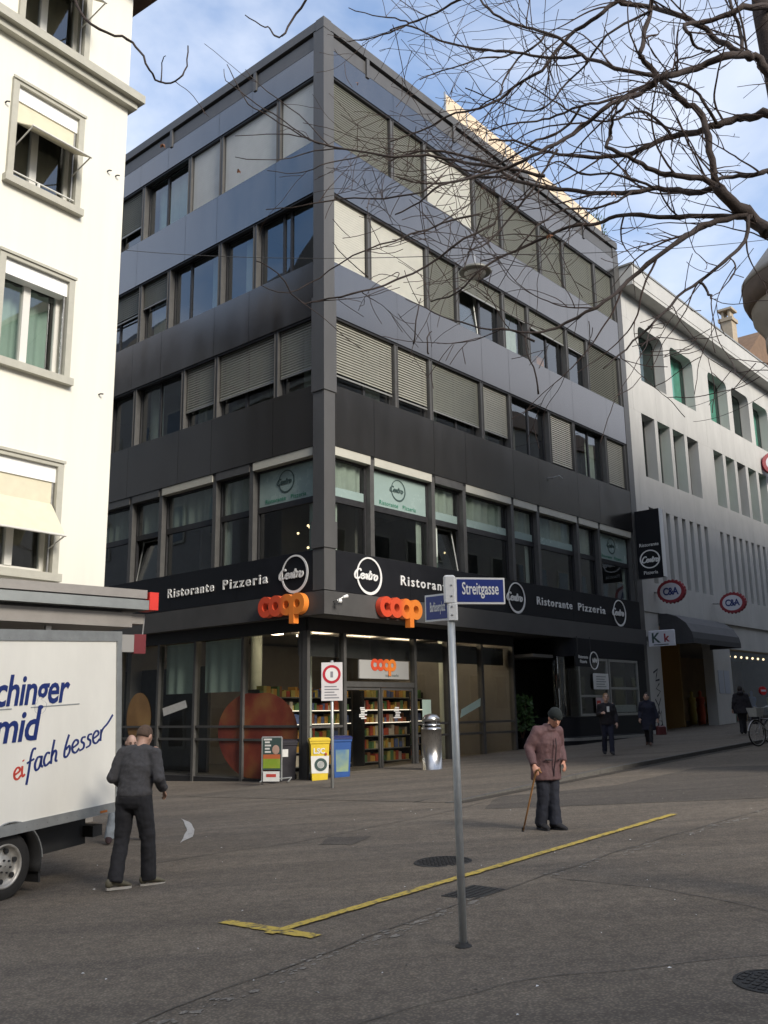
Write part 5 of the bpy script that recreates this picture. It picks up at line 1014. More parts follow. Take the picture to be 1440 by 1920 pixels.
for z in (2.27, 2.33, 2.41, 2.49): MB().ball((-.01, -.043, z), .008, n=8, m=5).build('screw', M_ALU, t)
# ---------------------------------------------------------------- no-driving sign
px, py = -1.20, 20.6; t = thing('traffic_sign', 'white rectangular traffic sign with a red ring on a thin post', 'traffic sign', (px, py, gz(px, py)), R(-4))
MB().tube([(0, 0, -.2), (0, 0, 2.74)], .035, 10).build('post', M_GALV, t, True)
MB().bbox(-.235, .235, -.055, -.038, 1.87, 2.70, .008).build('plate', mat('sign_plate', (.60, .58, .58), .4, 0, .05, 5), t); MB().ring(0, 2.44, .20, .145, -.061, -.0555, 36).build('red_ring', mat('sign_ring', (.42, .02, .035), .45), t)
MB().disc(0, 2.44, .144, -.058, -.0555, 32).build('ring_field', M_SW, t)
for k in range(5): MB().box(-.16, .16 - .05*(k % 3), -.058, -.0555, 1.92+k*.06, 1.945+k*.06).build('text_line', mat('sign_ink', (.2, .2, .22), .6) if k == 0 else bpy.data.materials['sign_ink'], t)
MB().box(-.03, .03, -.059, -.0582, 2.37, 2.50).build('pictogram', bpy.data.materials['sign_ink'], t)

# ---------------------------------------------------------------- bins, newspaper stand, litter bin
def wheelie(x, y, rot, m, mlid, label, w_=.48, d_=.52, h=1.04):
    t = thing('wheelie_bin', label, 'wheeled bin', (x, y, gz(x, y)), rot); b = MB()
    ring = lambda s_, z: [(-w_/2*s_, -d_/2*s_, z), (w_/2*s_, -d_/2*s_, z), (w_/2*s_, d_/2*s_, z), (-w_/2*s_, d_/2*s_, z)]
    b.loft([ring(.76, .04), ring(.78, .1), ring(.93, h*.86), ring(1.0, h*.88), ring(1.0, h*.93)]); b.build('body', m, t)
    b = MB(); b.loft([ring(1.06, h*.932), ring(1.06, h*.97), ring(.9, h), ring(.5, h*1.01)]); b.build('lid', mlid, t)
    MB().tube([(-w_/2, d_/2+.05, h*.93), (w_/2, d_/2+.05, h*.93)], .018, 6).build('handle', mlid, t)
    for s_ in (-1, 1):
        MB().tube([(s_*w_*.40, d_*.36, .1), (s_*w_*.49, d_*.36, .1)], .1, 14).build('wheel', M_FRAME, t, True)
    return t
M_YB = mat('yellow_plastic', (.62, .45, .03), .45, 0, .1, 6); M_BB = mat('blue_plastic', (.02, .075, .26), .45, 0, .1, 6); M_KB = mat('black_plastic', (.022, .02, .026), .5, 0, .2, 6); M_DBL = mat('dark_blue_plastic', (.012, .02, .10), .5)
M_INK = M_FILMINK
t = wheelie(-1.66, 23.0, R(10), M_YB, M_YB, 'yellow wheeled bin with a round black emblem by the shop entrance')
MB().add([(-.20, -.212, .22), (.20, -.212, .22), (.22, -.234, .62), (-.22, -.234, .62)], [(0,1,2,3)]).build('white_label', M_PAPER, t)
b = MB(); b.ring(.02, 0, .15, .085, -.006, 0, 30); b.v = [(p[0], p[1]-.228 - p[2]*.05, p[2]+.42) for p in b.v]; b.build('black_emblem', M_INK, t); b = MB(); b.disc(.02, 0, .07, -.004, 0, 24); b.v = [(p[0], p[1]-.23 - p[2]*.05, p[2]+.42) for p in b.v]; b.build('emblem_centre', M_GALV, t)
tb = text('LSC', .17, 'CENTER', ext=.002, off=.006); moved(tb, -.02, -.245, .68); tb.build('letters', M_PAPER, t); MB().ball((.14, -.25, .66), .03, .01, .035, 8, 5).build('red_mark', mat('red_mark', (.35, .05, .02), .6), t)
t = wheelie(-1.15, 23.42, R(10), M_BB, M_DBL, 'blue wheeled bin with a bottle picture right of the yellow one')
MB().add([(-.14, -.208, .2), (.15, -.208, .2), (.17, -.238, .72), (-.16, -.238, .72)], [(0,1,2,3)]).build('picture_label', fruitmat('bottle_print', (.02, .12, .34), (.25, .33, .20), (.05, .25, .34)), t)
t = wheelie(-2.50, 23.62, R(8), M_KB, M_KB, 'black wheeled bin behind the newspaper stand', .5, .5, 1.02); MB().box(-.12, .02, -.245, -.232, .62, .80).build('label', M_PAPER, t)
x, y = -2.78, 22.85; t = thing('poster_stand', 'newspaper poster stand with a colourful picture and castors', 'poster stand', (x, y, gz(x, y)), R(-8))
b = MB(); b.tube([(-.24, 0, .12), (-.24, 0, 1.12)], .02, 6).tube([(.24, 0, .12), (.24, 0, 1.12)], .02, 6).tube([(-.24, 0, 1.12), (.24, 0, 1.12)], .02, 6).tube([(-.24, -.15, .1), (-.24, .35, .1), (.4, .35, .16), (.42, -.05, .1)], .018, 6).build('frame', M_GALV, t)
MB().box(-.22, .22, -.02, .02, .36, 1.10).build('poster_board', M_INK, t)
MB().box(-.21, .21, -.025, -.021, .40, .62).build('poster_picture', fruitmat('meadow_print', (.35, .30, .05), (.20, .30, .03), (.40, .38, .10)), t); MB().box(-.21, .21, -.025, -.021, .621, .72).build('poster_picture', mat('poster_orange', (.45, .12, .04), .6), t); MB().ball((.1, -.024, .83), .09, .004, .11, 12, 6).build('poster_figure', mat('poster_skin', (.42, .28, .22), .7), t)
b = MB()
for k in range(4): b.box(-.17, -.02 - .03*(k % 2), -.026, -.0215, .76+k*.075, .80+k*.075)
b.box(-.2, .0, -.026, -.0215, 1.05, 1.09); b.build('poster_letters', M_PAPER, t)
MB().box(-.2, .2, -.05, -.03, .10, .33).build('price_card', M_PAPER, t); MB().box(-.12, .12, -.056, -.051, .2, .27).build('price_lettering', mat('red_ink', (.45, .05, .04), .6), t)
for sx_ in (-.2, .36): MB().tube([(sx_-.015, -.1, .03), (sx_+.015, -.1, .03)], .03, 10).build('castor', M_FRAME, t)
x, y = 1.10, 23.75; t = thing('litter_bin', 'tall stainless steel litter bin beside the shop doors', 'litter bin', (x, y, gz(x, y)))
MB().lathe([(.27, 0), (.27, .06), (.255, .06), (.255, 1.06), (.26, 1.06)], 28, caps=False).build('drum', M_STEEL, t, True)
MB().lathe([(.20, 1.0), (.20, 1.26)], 24, caps=False).build('dark_opening', M_FRAME, t, True)
b = MB(); b.lathe([(.26, 1.06), (.25, 1.10), (.2, 1.11)], 28, caps=False).lathe([(.235, 1.155), (.235, 1.185), (.2, 1.19)], 28, caps=False).lathe([(.23, 1.25), (.22, 1.33), (.15, 1.41), (.02, 1.44)], 28); b.build('top', M_STEEL, t, True)
for k in range(4): a = k*math.pi/2 + .6; MB().tube([(.22*math.cos(a), .22*math.sin(a), 1.08), (.22*math.cos(a), .22*math.sin(a), 1.28)], .012, 5).build('top_strut', M_STEEL, t)

# ---------------------------------------------------------------- delivery truck
TR = R(90 - 26); tk = thing('delivery_truck', 'white box delivery truck with blue lettering, seen from its side', 'truck', (-3.77, 9.70, gz(-3.77, 9.7) - .02), TR)
tk.rotation_euler = (0, R(-3.2), TR)
M_TW = mat('truck_white', (.83, .81, .73), .35, 0, .07, 1.3, stretch=(1, 1, .35)); M_TAL = mat('truck_aluminium', (.34, .35, .34), .45, .5, .12, 8); M_TBL = mat('truck_blue', (.012, .03, .16), .4); M_TRED = mat('truck_red', (.55, .06, .04), .4); M_TBK = mat('truck_black', (.018, .018, .018), .6, 0, .3, 8)
M_RUB = mat('tyre_rubber', (.020, .019, .018), .85, 0, .25, 20)
X0, X1, ZB, ZT = -3.0, 1.56, .705, 2.62       # local x to the rear, y away from the viewer
MB().box(X0, X1, 0, 2.05, ZB, ZT).build('box_body', M_TW, tk)
MB().box(X0-.02, X1+.03, -.012, 2.062, ZT, ZT+.06).box(X0-.02, X1+.03, -.014, 2.064, ZT-.055, ZT-.0).build('top_rail', M_TAL, tk); MB().box(X0, X1, -.012, 2.062, ZB-.07, ZB+.035).build('bottom_rail', M_TAL, tk)
MB().box(X1-.06, X1+.022, -.016, .08, ZB-.07, ZT-.056).build('corner_post', M_TAL, tk); MB().box(X0-.02, X0+.06, -.016, .08, ZB-.07, ZT-.056).build('corner_post', M_TAL, tk)
for yy in (.1, 1.05): MB().box(X1+.001, X1+.03, yy, yy+.9, ZB+.04, ZT-.06).build('rear_door', M_TW, tk)
MB().box(X0-1.6, X1-.1, .55, .75, .42, .62).box(X0-1.6, X1-.1, 1.3, 1.5, .42, .62).box(.55, 1.35, .3, 1.75, .30, .60).build('chassis', M_TBK, tk)
MB().box(X1-.25, X1-.1, .15, 1.9, .38, .50).build('rear_bumper', M_TBK, tk); MB().box(X1-.09, X1-.07, .2, .5, .40, .48).build('tail_light', mat('tail_light', (.35, .02, .02), .3), tk)
def wheel(x, yc, r=.335):
    t_ = bpy.data.objects.new('wheel', None); COL.objects.link(t_); t_.parent = tk; t_.location = (x, yc, r)
    prof = [(r*.62, -.10), (r*.93, -.105), (r, -.07), (r, .07), (r*.93, .105), (r*.62, .10)]
    b = MB(); b.loft([[(p*math.cos(2*math.pi*k/36), q, p*math.sin(2*math.pi*k/36)) for k in range(36)] for p, q in prof], caps=False); b.build('tyre', M_RUB, t_, True)
    b = MB(); b.loft([[(p*math.cos(2*math.pi*k/36), q, p*math.sin(2*math.pi*k/36)) for k in range(36)] for p, q in [(r*.64, -.10), (r*.60, -.112), (r*.56, -.09), (r*.50, -.05), (r*.33, -.075), (r*.22, -.10), (r*.02, -.105)]], caps=False); b.build('rim', mat('rim_silver', (.42, .40, .36), .45, .6, .2, 12) if 'rim_silver' not in bpy.data.materials else bpy.data.materials['rim_silver'], t_, True)
    for k in range(6):
        a = 2*math.pi*k/6 + .3; b = MB(); b.disc(r*.43*math.cos(a), r*.43*math.sin(a), r*.075, -.092, -.05, 12); b.build('vent_hole', M_TBK, t_)
        a += .5; b = MB(); b.disc(r*.19*math.cos(a), r*.19*math.sin(a), r*.03, -.118, -.09, 6); b.build('wheel_nut', M_TBK, t_)
for x in (0.0, -3.3):
    wheel(x, .16); wheel(x, 1.86)
b = MB(); A = [R(-18 + k*10) for k in range(21)]
b.loft([[(.42*math.cos(a), .0, .335+.42*math.sin(a)), (.42*math.cos(a), .34, .335+.42*math.sin(a)), (.40*math.cos(a), .34, .335+.40*math.sin(a)), (.40*math.cos(a), .0, .335+.40*math.sin(a))] for a in A]); b.build('mudguard', M_TBK, tk, True)
MB().tube([(.425*math.cos(a), -.003, .335+.425*math.sin(a)) for a in A[2:14]], .008, 5).build('mudguard_edge', M_TAL, tk)
MB().box(.40, .425, .02, .32, .10, .40).build('mud_flap', M_TBK, tk)
for x in [X0 + .12 + k*.14 for k in range(32)]:
    if x < X1 - .08: MB().ball((x, -.014, ZT-.028), .006, .004, .006, 6, 4).build('rivet', M_TAL, tk); MB().ball((x, -.014, ZB-.02), .006, .004, .006, 6, 4).build('rivet', M_TAL, tk)
MB().box(1.25, 1.36, -.016, -.0125, ZB-.052, ZB-.028).build('side_reflector', mat('amber_reflector', (.45, .14, .02), .3), tk)
# cab, ahead of the box and out of the picture
b = MB(); cabp = [(X0-.08, .35), (X0-.08, 2.25), (X0-.9, 2.25), (X0-1.45, 1.45), (X0-2.1, 1.2), (X0-2.2, .35)]
b.prism(cabp, .05, 2.0, lambda x, z, y: (x, y, z)); b.build('cab', M_TW, tk); MB().prism([(X0-.35, 1.45), (X0-.35, 2.1), (X0-.88, 2.1), (X0-1.3, 1.45)], .035, .049, lambda x, z, y: (x, y, z)).build('cab_window', M_DARKG, tk)
MB().box(X0-.2, X0-.17, .03, .048, 1.1, 1.2).build('door_handle', M_TBK, tk)
# lettering: two lines, rule and handwriting
def tl(s, size, x_right, z, tilt=0.0, wd=None, m=None, name='letters', shear=.22):
    tb = text(s, size, 'RIGHT', shear=shear, ext=.0015, off=.008, spacing=.95)
    w0 = -min(p[0] for p in tb.v); k = (wd/w0) if wd else .8; tb.v = [(p[0]*k, p[1], p[2]) for p in tb.v]; moved(tb, x_right, -.004, z, tilt); tb.build(name, m or M_TBL, tk)
tl('chinger', .44, .735, 1.91, wd=.965); tl('mid', .44, .33, 1.545, wd=.565)
MB().box(-1.5, -.02, -.004, -.001, 1.868, 1.880).box(.23, .92, -.004, -.001, 1.868, 1.880).build('rule', M_GALV, tk)
w1 = script('ei', .20, .022, .003, .25); moved(w1, .02, -.001, 1.15, R(14)); w1.build('handwriting', M_TRED, tk)
w2 = script('fach besseR', .235, .024, .003, .25); w2.v = [(p[0]*1.02, p[1], p[2]) for p in w2.v]; moved(w2, .19, -.001, 1.19, R(13)); w2.build('handwriting', M_TBL, tk)

# ---------------------------------------------------------------- people
M_SKIN = mat('skin', (.42, .25, .18), .55, 0, .12, 10); M_SKIN2 = mat('skin_pale', (.48, .31, .24), .55, 0, .10, 10)
CL = bpy.data.textures.new('cloth_folds', 'CLOUDS'); CL.noise_scale = .085; CL.noise_depth = 2
def hand(b, W, d, up_, s_=1.0, curl=.5, thumb=1):
    "palm and five bent fingers from wrist W along direction d; up_ is the back of the hand"
    W = Vector(W); d = Vector(d).normalized(); up_ = (Vector(up_) - d*Vector(up_).dot(d)).normalized(); sd_ = d.cross(up_)
    b.tube([W - d*.02, W + d*.03*s_, W + d*.085*s_], [(.026*s_, .020*s_), (.040*s_, .017*s_), (.040*s_, .014*s_)], 8, side=tuple(sd_))
    for k, (o, L) in enumerate(((-.030, .060), (-.010, .075), (.010, .078), (.029, .068))):
        p0 = W + d*.075*s_ + sd_*o*s_*thumb*-1; p1 = p0 + (d*math.cos(curl*.6) - up_*math.sin(curl*.6))*L*.45*s_; p2 = p1 + (d*math.cos(curl*1.6) - up_*math.sin(curl*1.6))*L*.33*s_; p3 = p2 + (d*math.cos(curl*2.4) - up_*math.sin(curl*2.4))*L*.27*s_
        b.tube([p0, p1, p2, p3], [.0095*s_, .009*s_, .008*s_, .006*s_], 6)
    p0 = W + d*.02*s_ + sd_*.028*s_*thumb; p1 = p0 + (d*.6 + sd_*.75*thumb - up_*.3)*.04*s_; p2 = p1 + (d*.9 + sd_*.2*thumb - up_*.4)*.03*s_
    b.tube([p0, p1, p2], [.012*s_, .011*s_, .008*s_], 6)
def person(label, loc, heading, J, gar, vox=.012, group=None, hd=(0, 0), skin=None, face=True, handcurl=(.6, .6)):
    """J: joints in local x right, y forward, z up. gar: list of garment tuples"""
    skin = skin or M_SKIN; t = thing('person', label, 'person', (loc[0], loc[1], loc[2]), -R(heading), group); V = lambda k: Vector(J[k])
    def mk(b, name, m, vx=vox, folds=0.0, parent=t, sm=6):
        o = b.build(name, m, parent, True); r_ = o.modifiers.new('remesh', 'REMESH'); r_.mode = 'VOXEL'; r_.voxel_size = vx; r_.use_smooth_shade = True
        s_ = o.modifiers.new('smooth', 'SMOOTH'); s_.factor = .5; s_.iterations = sm
        if folds: d_ = o.modifiers.new('folds', 'DISPLACE'); d_.texture = CL; d_.strength = folds; d_.mid_level = .5; d_.texture_coords = 'GLOBAL'
        return o
    b = MB(); pel, ch, nk, hc = V('pelvis'), V('chest'), V('neck'), V('head'); sx_ = (1, 0, 0)
    b.tube([pel - Vector((0, 0, .04)), pel, pel.lerp(ch, .45), ch, ch.lerp(nk, .6), nk], [(.12, .08), (.145, .10), (.135, .095), (.165, .11), (.14, .085), (.06, .055)], 14, side=sx_)
    b.tube([nk - Vector((0, 0, .04)), nk.lerp(hc, .45), hc], [.06, .052, .055], 10)
    rot = Matrix.Rotation(R(hd[1]), 3, 'Z') @ Matrix.Rotation(R(-hd[0]), 3, 'X')
    E_ = lambda x, y, z: hc + rot @ Vector((x, y, z))
    b.ball(hc, .074, .095, .112, 16, 12, rot); b.ball(E_(0, .03, -.055), .055, .060, .058, 12, 8, rot)
    if face:
        b.tube([E_(0, .09, .02), E_(0, .115, -.025), E_(0, .095, -.035)], [.010, .016, .012], 6)
        for s_ in (-1, 1): b.ball(E_(s_*.078, -.005, -.01), .012, .022, .034, 8, 6, rot)
        b.tube([E_(-.022, .088, -.066), E_(0, .096, -.064), E_(.022, .088, -.066)], [.006, .009, .006], 6)
    for S, q in (('L', -1), ('R', 1)):
        sh, el, wr = V(S+'S'), V(S+'E'), V(S+'W'); b.tube([nk - Vector((0, 0, .05)), sh.lerp(nk, .25) - Vector((0, 0, .02)), sh], [.045, .05, .045], 8); b.ball(sh, .052); b.tube([sh, sh.lerp(el, .5), el, el.lerp(wr, .5), wr], [.052, .048, .042, .036, .026], 10)
        dh = (wr - el).normalized(); hand(b, wr, J.get(S+'D', tuple(dh)), J.get(S+'U', (q*.6, .6, .5)), 1.0, handcurl[0 if S == 'L' else 1], -q)
        hp, kn, an, to = V(S+'H'), V(S+'K'), V(S+'A'), V(S+'T'); b.tube([hp + Vector((0, 0, .06)), hp.lerp(kn, .4), kn, kn.lerp(an, .35), an], [.088, .078, .056, .055, .038], 10)
        b.tube([an + Vector((0, 0, .02)), an.lerp(to, .5) - Vector((0, 0, .025)), to], [(.030, .030), (.030, .020), (.022, .012)], 8, side=sx_)
    body = mk(b, 'body', skin, min(vox, .010))
    if face:
        for s_ in (-1, 1):
            bb = MB(); bb.ball(E_(s_*.030, .083, .012), .0125, .008, .008, 8, 6, rot); bb.build('eye', M_EYE, t, True)
            bb = MB(); bb.tube([E_(s_*.012, .094, .034), E_(s_*.048, .080, .036)], .0055, 5); bb.build('eyebrow', M_HAIR, t)
    for g in gar:
        k, m = g[0], g[1]; p = g[2] if len(g) > 2 else {}
        b = MB()
        if k in ('jacket', 'sweater', 'coat'):
            w_ = p.get('w', 1.0); hem = p.get('hem', -.06); fl = p.get('flare', 1.0); ths = p.get('sl', 1.25); hemv = Vector((0, p.get('hemy', 0), hem))
            b.tube([pel + hemv, pel + Vector((0, 0, hem*.3 + .03)), pel.lerp(ch, .5), ch, ch.lerp(nk, .55), nk + Vector((0, 0, .0))], [(.185*w_*fl, .145*w_*fl), (.19*w_*fl, .145*w_), (.18*w_, .14*w_), (.195*w_, .145*w_), (.15*w_, .112*w_), (.075, .07)], 18, side=sx_)
            for S in 'LR':
                sh, el, wr = V(S+'S'), V(S+'E'), V(S+'W'); s3 = sh - Vector((0, 0, .025)); b.tube([nk - Vector((0, 0, .03)), s3.lerp(nk, .45) - Vector((0, 0, .012)), s3], [.06, .062*ths, .058*ths], 12); b.ball(s3, .066*ths, n=14, m=10); b.tube([s3, s3.lerp(el, .5), el, el.lerp(wr, .55), el.lerp(wr, .97)], [.064*ths, .060*ths, .054*ths, .05*ths, .040*ths], 12); b.ball(el, .055*ths)
            if p.get('collar'): b.tube([nk + Vector((0, .0, -.03)), nk + Vector((0, .005, .05))], [(.095, .09), (.082, .078)], 14, side=sx_)
            if p.get('hood'): b.ball(nk + Vector((0, -.08, .02)), .11, .08, .07, 12, 8)
            mk(b, k, m, vox, p.get('folds', .03))
        elif k == 'trousers':
            w_ = p.get('w', 1.0)
            b.tube([pel + Vector((0, 0, .07)), pel, pel - Vector((0, 0, .06)), pel - Vector((0, 0, .11))], [(.165*w_, .12*w_), (.178*w_, .135*w_), (.17*w_, .13*w_), (.12*w_, .10*w_)], 16, side=sx_)
            for S in 'LR':
                hp, kn, an = V(S+'H'), V(S+'K'), V(S+'A'); b.tube([hp + Vector((0, 0, .03)), hp.lerp(kn, .4), kn, kn.lerp(an, .4), an + Vector((0, 0, -.02))], [.098*w_, .092*w_, .074*w_, .072*w_, .068*w_*p.get('cuff', 1.0)], 12)
            mk(b, k, m, vox, p.get('folds', .022))
        elif k == 'skirt':
            b.tube([pel + Vector((0, 0, .05)), pel + Vector((0, 0, -.1)), pel + Vector((0, 0, p.get('len', -.4)))], [(.17, .13), (.2, .16), (.22, .18)], 16, side=sx_); mk(b, k, m, vox, .02)
        elif k == 'shoes':
            for S in 'LR':
                an, to = V(S+'A'), V(S+'T'); d = (to - an); d.z = 0; d.normalize(); hz = an - d*.055; hz.z = to.z + .015
                bb = MB(); bb.tube([Vector((an.x, an.y, an.z+.03)), Vector((an.x, an.y, an.z - .005)), an.lerp(to, .45) + Vector((0, 0, .0)), to - d*.02 + Vector((0, 0, .012)), to + d*.035 + Vector((0, 0, .0))], [(.046, .05), (.050, .052), (.050, .036), (.046, .026), (.025, .015)], 12, side=sx_)
                bb.ball(hz + Vector((0, 0, .02)), .042, .045, .05, 12, 8); mk(bb, 'shoe', m, .008)
                if p.get('sole'):
                    bb = MB(); s2 = Vector((d.y, -d.x, 0)); zz = to.z - .028
                    ring = [an - d*.085 + s2*.02, an - d*.05 + s2*.036, an + s2*.036, an.lerp(to, .6) + s2*.044, to + s2*.036, to + d*.035 + s2*.015, to + d*.035 - s2*.015, to - s2*.036, an.lerp(to, .6) - s2*.042, an - s2*.034, an - d*.05 - s2*.034, an - d*.085 - s2*.02]
                    bb.loft([[(q.x, q.y, zz) for q in ring], [(q.x, q.y, zz + .024) for q in ring]]); bb.build('sole', p['sole'], t)
        elif k == 'hair':
            b.ball(E_(0, -.012, .014), .079, .098, .106, 22, 16, rot)
            if p.get('long'): b.tube([E_(0, -.05, .05), E_(0, -.08, -.06), E_(0, -.07, -.17)], [(.085, .05), (.09, .05), (.06, .03)], 12, side=sx_)
            if p.get('bun'): b.ball(E_(0, -.11, .05), .045, n=10, m=8)
            o = b.build('hair', m, t, True); bm_ = bmesh.new(); bm_.from_mesh(o.data)
            ri = rot.inverted(); cut = p.get('cut', -.06)
            rem = [v for v in bm_.verts if (lambda q: q.y > p.get('front', .055) and q.z < .062)(ri @ (v.co - hc)) or ((ri @ (v.co - hc)).z < cut and not p.get('long'))]
            bmesh.ops.delete(bm_, geom=rem, context='VERTS'); bm_.to_mesh(o.data); bm_.free()
            d_ = o.modifiers.new('thick', 'SOLIDIFY'); d_.thickness = .006
        elif k == 'hat':
            b.ball(E_(0, -.008, .045), .087, .107, .088, 18, 10, rot); b.tube([E_(0, -.008, .012), E_(0, -.008, .05)], [(.088, .108), (.092, .110)], 18, side=sx_); mk(b, 'hat', m, .008, 0)
    return t
M_EYE = mat('eye_dark', (.02, .018, .015), .3); M_HAIR = mat('brown_hair', (.075, .046, .030), .8, 0, .3, 40); M_HAIRB = mat('fair_hair', (.22, .13, .06), .75, 0, .3, 40); M_HAIRD = mat('dark_hair', (.02, .016, .014), .8)
def stand(h=1.72, lean=0.0, **k):
    s_ = h/1.72; J = dict(pelvis=(0, 0, .93), chest=(0, .02+lean*.6, 1.24), neck=(0, .02+lean, 1.44), head=(0, .05+lean*1.35, 1.60),
      LS=(-.185, .01+lean*.9, 1.39), RS=(.185, .01+lean*.9, 1.39), LE=(-.25, -.02+lean*.7, 1.12), RE=(.25, -.02+lean*.7, 1.12), LW=(-.26, .08+lean*.6, .88), RW=(.26, .08+lean*.6, .88),
      LH=(-.09, 0, .90), RH=(.09, 0, .90), LK=(-.10, .02, .49), RK=(.10, .02, .49), LA=(-.10, -.02, .085), RA=(.10, -.02, .085), LT=(-.11, .14, .028), RT=(.11, .14, .028))
    J.update(k); return {a: tuple(c*s_ for c in v) if a[-1] not in 'DU' or len(a) != 2 else v for a, v in J.items()}
M_SWEAT = mat('charcoal_sweater', (.050, .049, .052), .9, 0, .2, 30, .3, 200); M_TRN = mat('black_trousers', (.012, .012, .015), .85, 0, .3, 12); M_SHOE = mat('grey_shoe', (.10, .09, .06), .7, 0, .4, 15); M_SOLE = mat('pale_sole', (.36, .34, .30), .7)
x, y = -2.64, 9.97
person('man in charcoal sweater and black trousers walking away beside the truck', (x, y, gz(x, y)), 12, stand(1.66, .08, head=(.0, .20, 1.55), pelvis=(0, 0, .92),
   LE=(-.265, .0, 1.12), RE=(.27, .01, 1.12), LW=(-.17, .22, 1.0), RW=(.24, .20, .98), LK=(-.12, .0, .49), LA=(-.12, -.12, .09), LT=(-.02, -.02, .03), RK=(.14, .08, .50), RA=(.13, .15, .085), RT=(.24, .24, .03), LH=(-.095, 0, .89), RH=(.095, 0, .89)),
   [('trousers', M_TRN, dict(w=1.06, cuff=1.15, folds=.02)), ('sweater', M_SWEAT, dict(w=1.0, hem=.01, sl=1.15, folds=.03)), ('shoes', M_SHOE, dict(sole=M_SOLE)), ('hair', M_HAIR, dict(cut=-.035))], .011, hd=(22, -10))
x, y = -3.76, 13.75
M_JEAN = mat('pale_jeans', (.24, .27, .30), .9, 0, .15, 15)
person('person in pale jeans standing behind the truck, mostly hidden by it', (x, y, gz(x, y)), 150, stand(1.62, .10, head=(.02, .26, 1.46), neck=(0, .16, 1.36), LK=(-.2, .1, .5), LA=(-.30, .02, .085), LT=(-.36, .16, .028), RK=(.16, .05, .49), RA=(.22, -.03, .085), RT=(.26, .13, .028)),
   [('trousers', M_JEAN, dict(w=1.05)), ('jacket', M_TRN, dict(hem=.0)), ('shoes', mat('dark_red_shoe', (.03, .014, .014), .6))], .014, hd=(20, 0), skin=M_SKIN2)
x, y = 2.04, 12.35
M_JACK = mat('maroon_jacket', (.098, .050, .052), .75, 0, .18, 10, .2, 60); M_JEAND = mat('dark_jeans', (.008, .010, .018), .85, 0, .3, 10); M_HATM = mat('dark_green_beanie', (.006, .010, .010), .95, 0, .2, 60)
person('elderly man in maroon padded jacket and dark beanie leaning on a cane', (x, y, gz(x, y)), 152, stand(1.53, .08, head=(-.03, .24, 1.56), neck=(0, .13, 1.42), chest=(0, .06, 1.22), RE=(.30, .02, 1.14), RW=(.34, .18, .90), RD=(.0, .35, -.9), LE=(-.27, .0, 1.14), LW=(-.22, .14, .93), LK=(-.07, .06, .49), LA=(-.05, .10, .085), LT=(-.08, .27, .028), RK=(.09, .02, .49), RA=(.09, -.06, .085), RT=(.11, .11, .028)),
   [('trousers', M_JEAND, dict(w=1.02, cuff=1.2)), ('jacket', M_JACK, dict(w=1.06, hem=-.22, sl=1.22, flare=1.08, collar=True, folds=.020)), ('shoes', M_TRN, dict(sole=M_TRN)), ('hat', M_HATM)], .011, hd=(32, -18), skin=mat('skin_flushed', (.45, .22, .15), .55))
jt = bpy.data.objects['person.002']; M_ZIP = mat('dark_maroon_trim', (.035, .020, .022), .7)
MB().tube([(.0, .235, 1.13), (.0, .243, 1.04), (.0, .218, .90), (.0, .175, .76), (.0, .165, .66)], .009, 6).build('zip', M_ZIP, jt)
for s3 in (-1, 1): MB().tube([(s3*.05, .20, .86), (s3*.13, .165, .87)], [(.012, .006), (.012, .006)], 6).build('pocket_flap', M_ZIP, jt)
# cane held in his right hand
hr = R(152); ex = Vector((math.cos(-hr), math.sin(-hr), 0)); ey = Vector((math.sin(hr), math.cos(hr), 0)); z0 = gz(x, y); s_ = 1.53/1.72
hp_ = Vector((x, y, z0)) + ex*(.345*s_) + ey*(.215*s_) + Vector((0, 0, .815*s_)); tip = Vector((1.70, 12.28, gz(1.70, 12.28)))
t = thing('walking_cane', 'light wooden walking cane held by the elderly man', 'cane', tuple(tip)); q = hp_ - tip
MB().tube([(0, 0, .0), tuple(q*.5), tuple(q*.97), tuple(q + ey*.02 + Vector((0, 0, .02))), tuple(q + ey*.07 + Vector((0, 0, .03))), tuple(q + ey*.11 + Vector((0, 0, .0)))], [.011, .012, .013, .014, .014, .012], 8).build('shaft', mat('cane_wood', (.26, .13, .045), .5, 0, .2, 20), t, True); MB().lathe([(.017, 0), (.015, .05)], 10).build('rubber_tip', M_RUB, t)
x, y = 5.75, 24.75; PZ = .11
M_BLKT = mat('black_top', (.014, .012, .016), .85, 0, .2, 10); M_NAVY = mat('navy_cloth', (.012, .014, .030), .85, 0, .2, 10)
person('woman in black jacket and dark jeans walking on the pavement with a phone', (x, y, gz(x, y)+PZ), 186, stand(1.57, .02, RE=(.24, .0, 1.12), RW=(.16, .24, 1.16), LK=(-.08, .1, .49), LA=(-.08, .14, .085), LT=(-.09, .30, .028), RK=(.09, -.02, .49), RA=(.10, -.16, .10), RT=(.11, .0, .03)),
   [('trousers', M_NAVY, dict(w=.95)), ('jacket', M_BLKT, dict(hem=-.08, sl=1.1)), ('shoes', M_TRN), ('hair', M_HAIRB, dict(bun=True, front=.07))], .014, skin=M_SKIN2)
t = thing('phone', 'small pale phone in the hand of the woman on the pavement', 'phone', (x-.02, y-.30, gz(x, y)+PZ+1.16)); MB().bbox(-.035, .035, -.006, .006, -.07, .07, .004).build('case', M_PAPER, t)
x, y = 7.70, 27.9
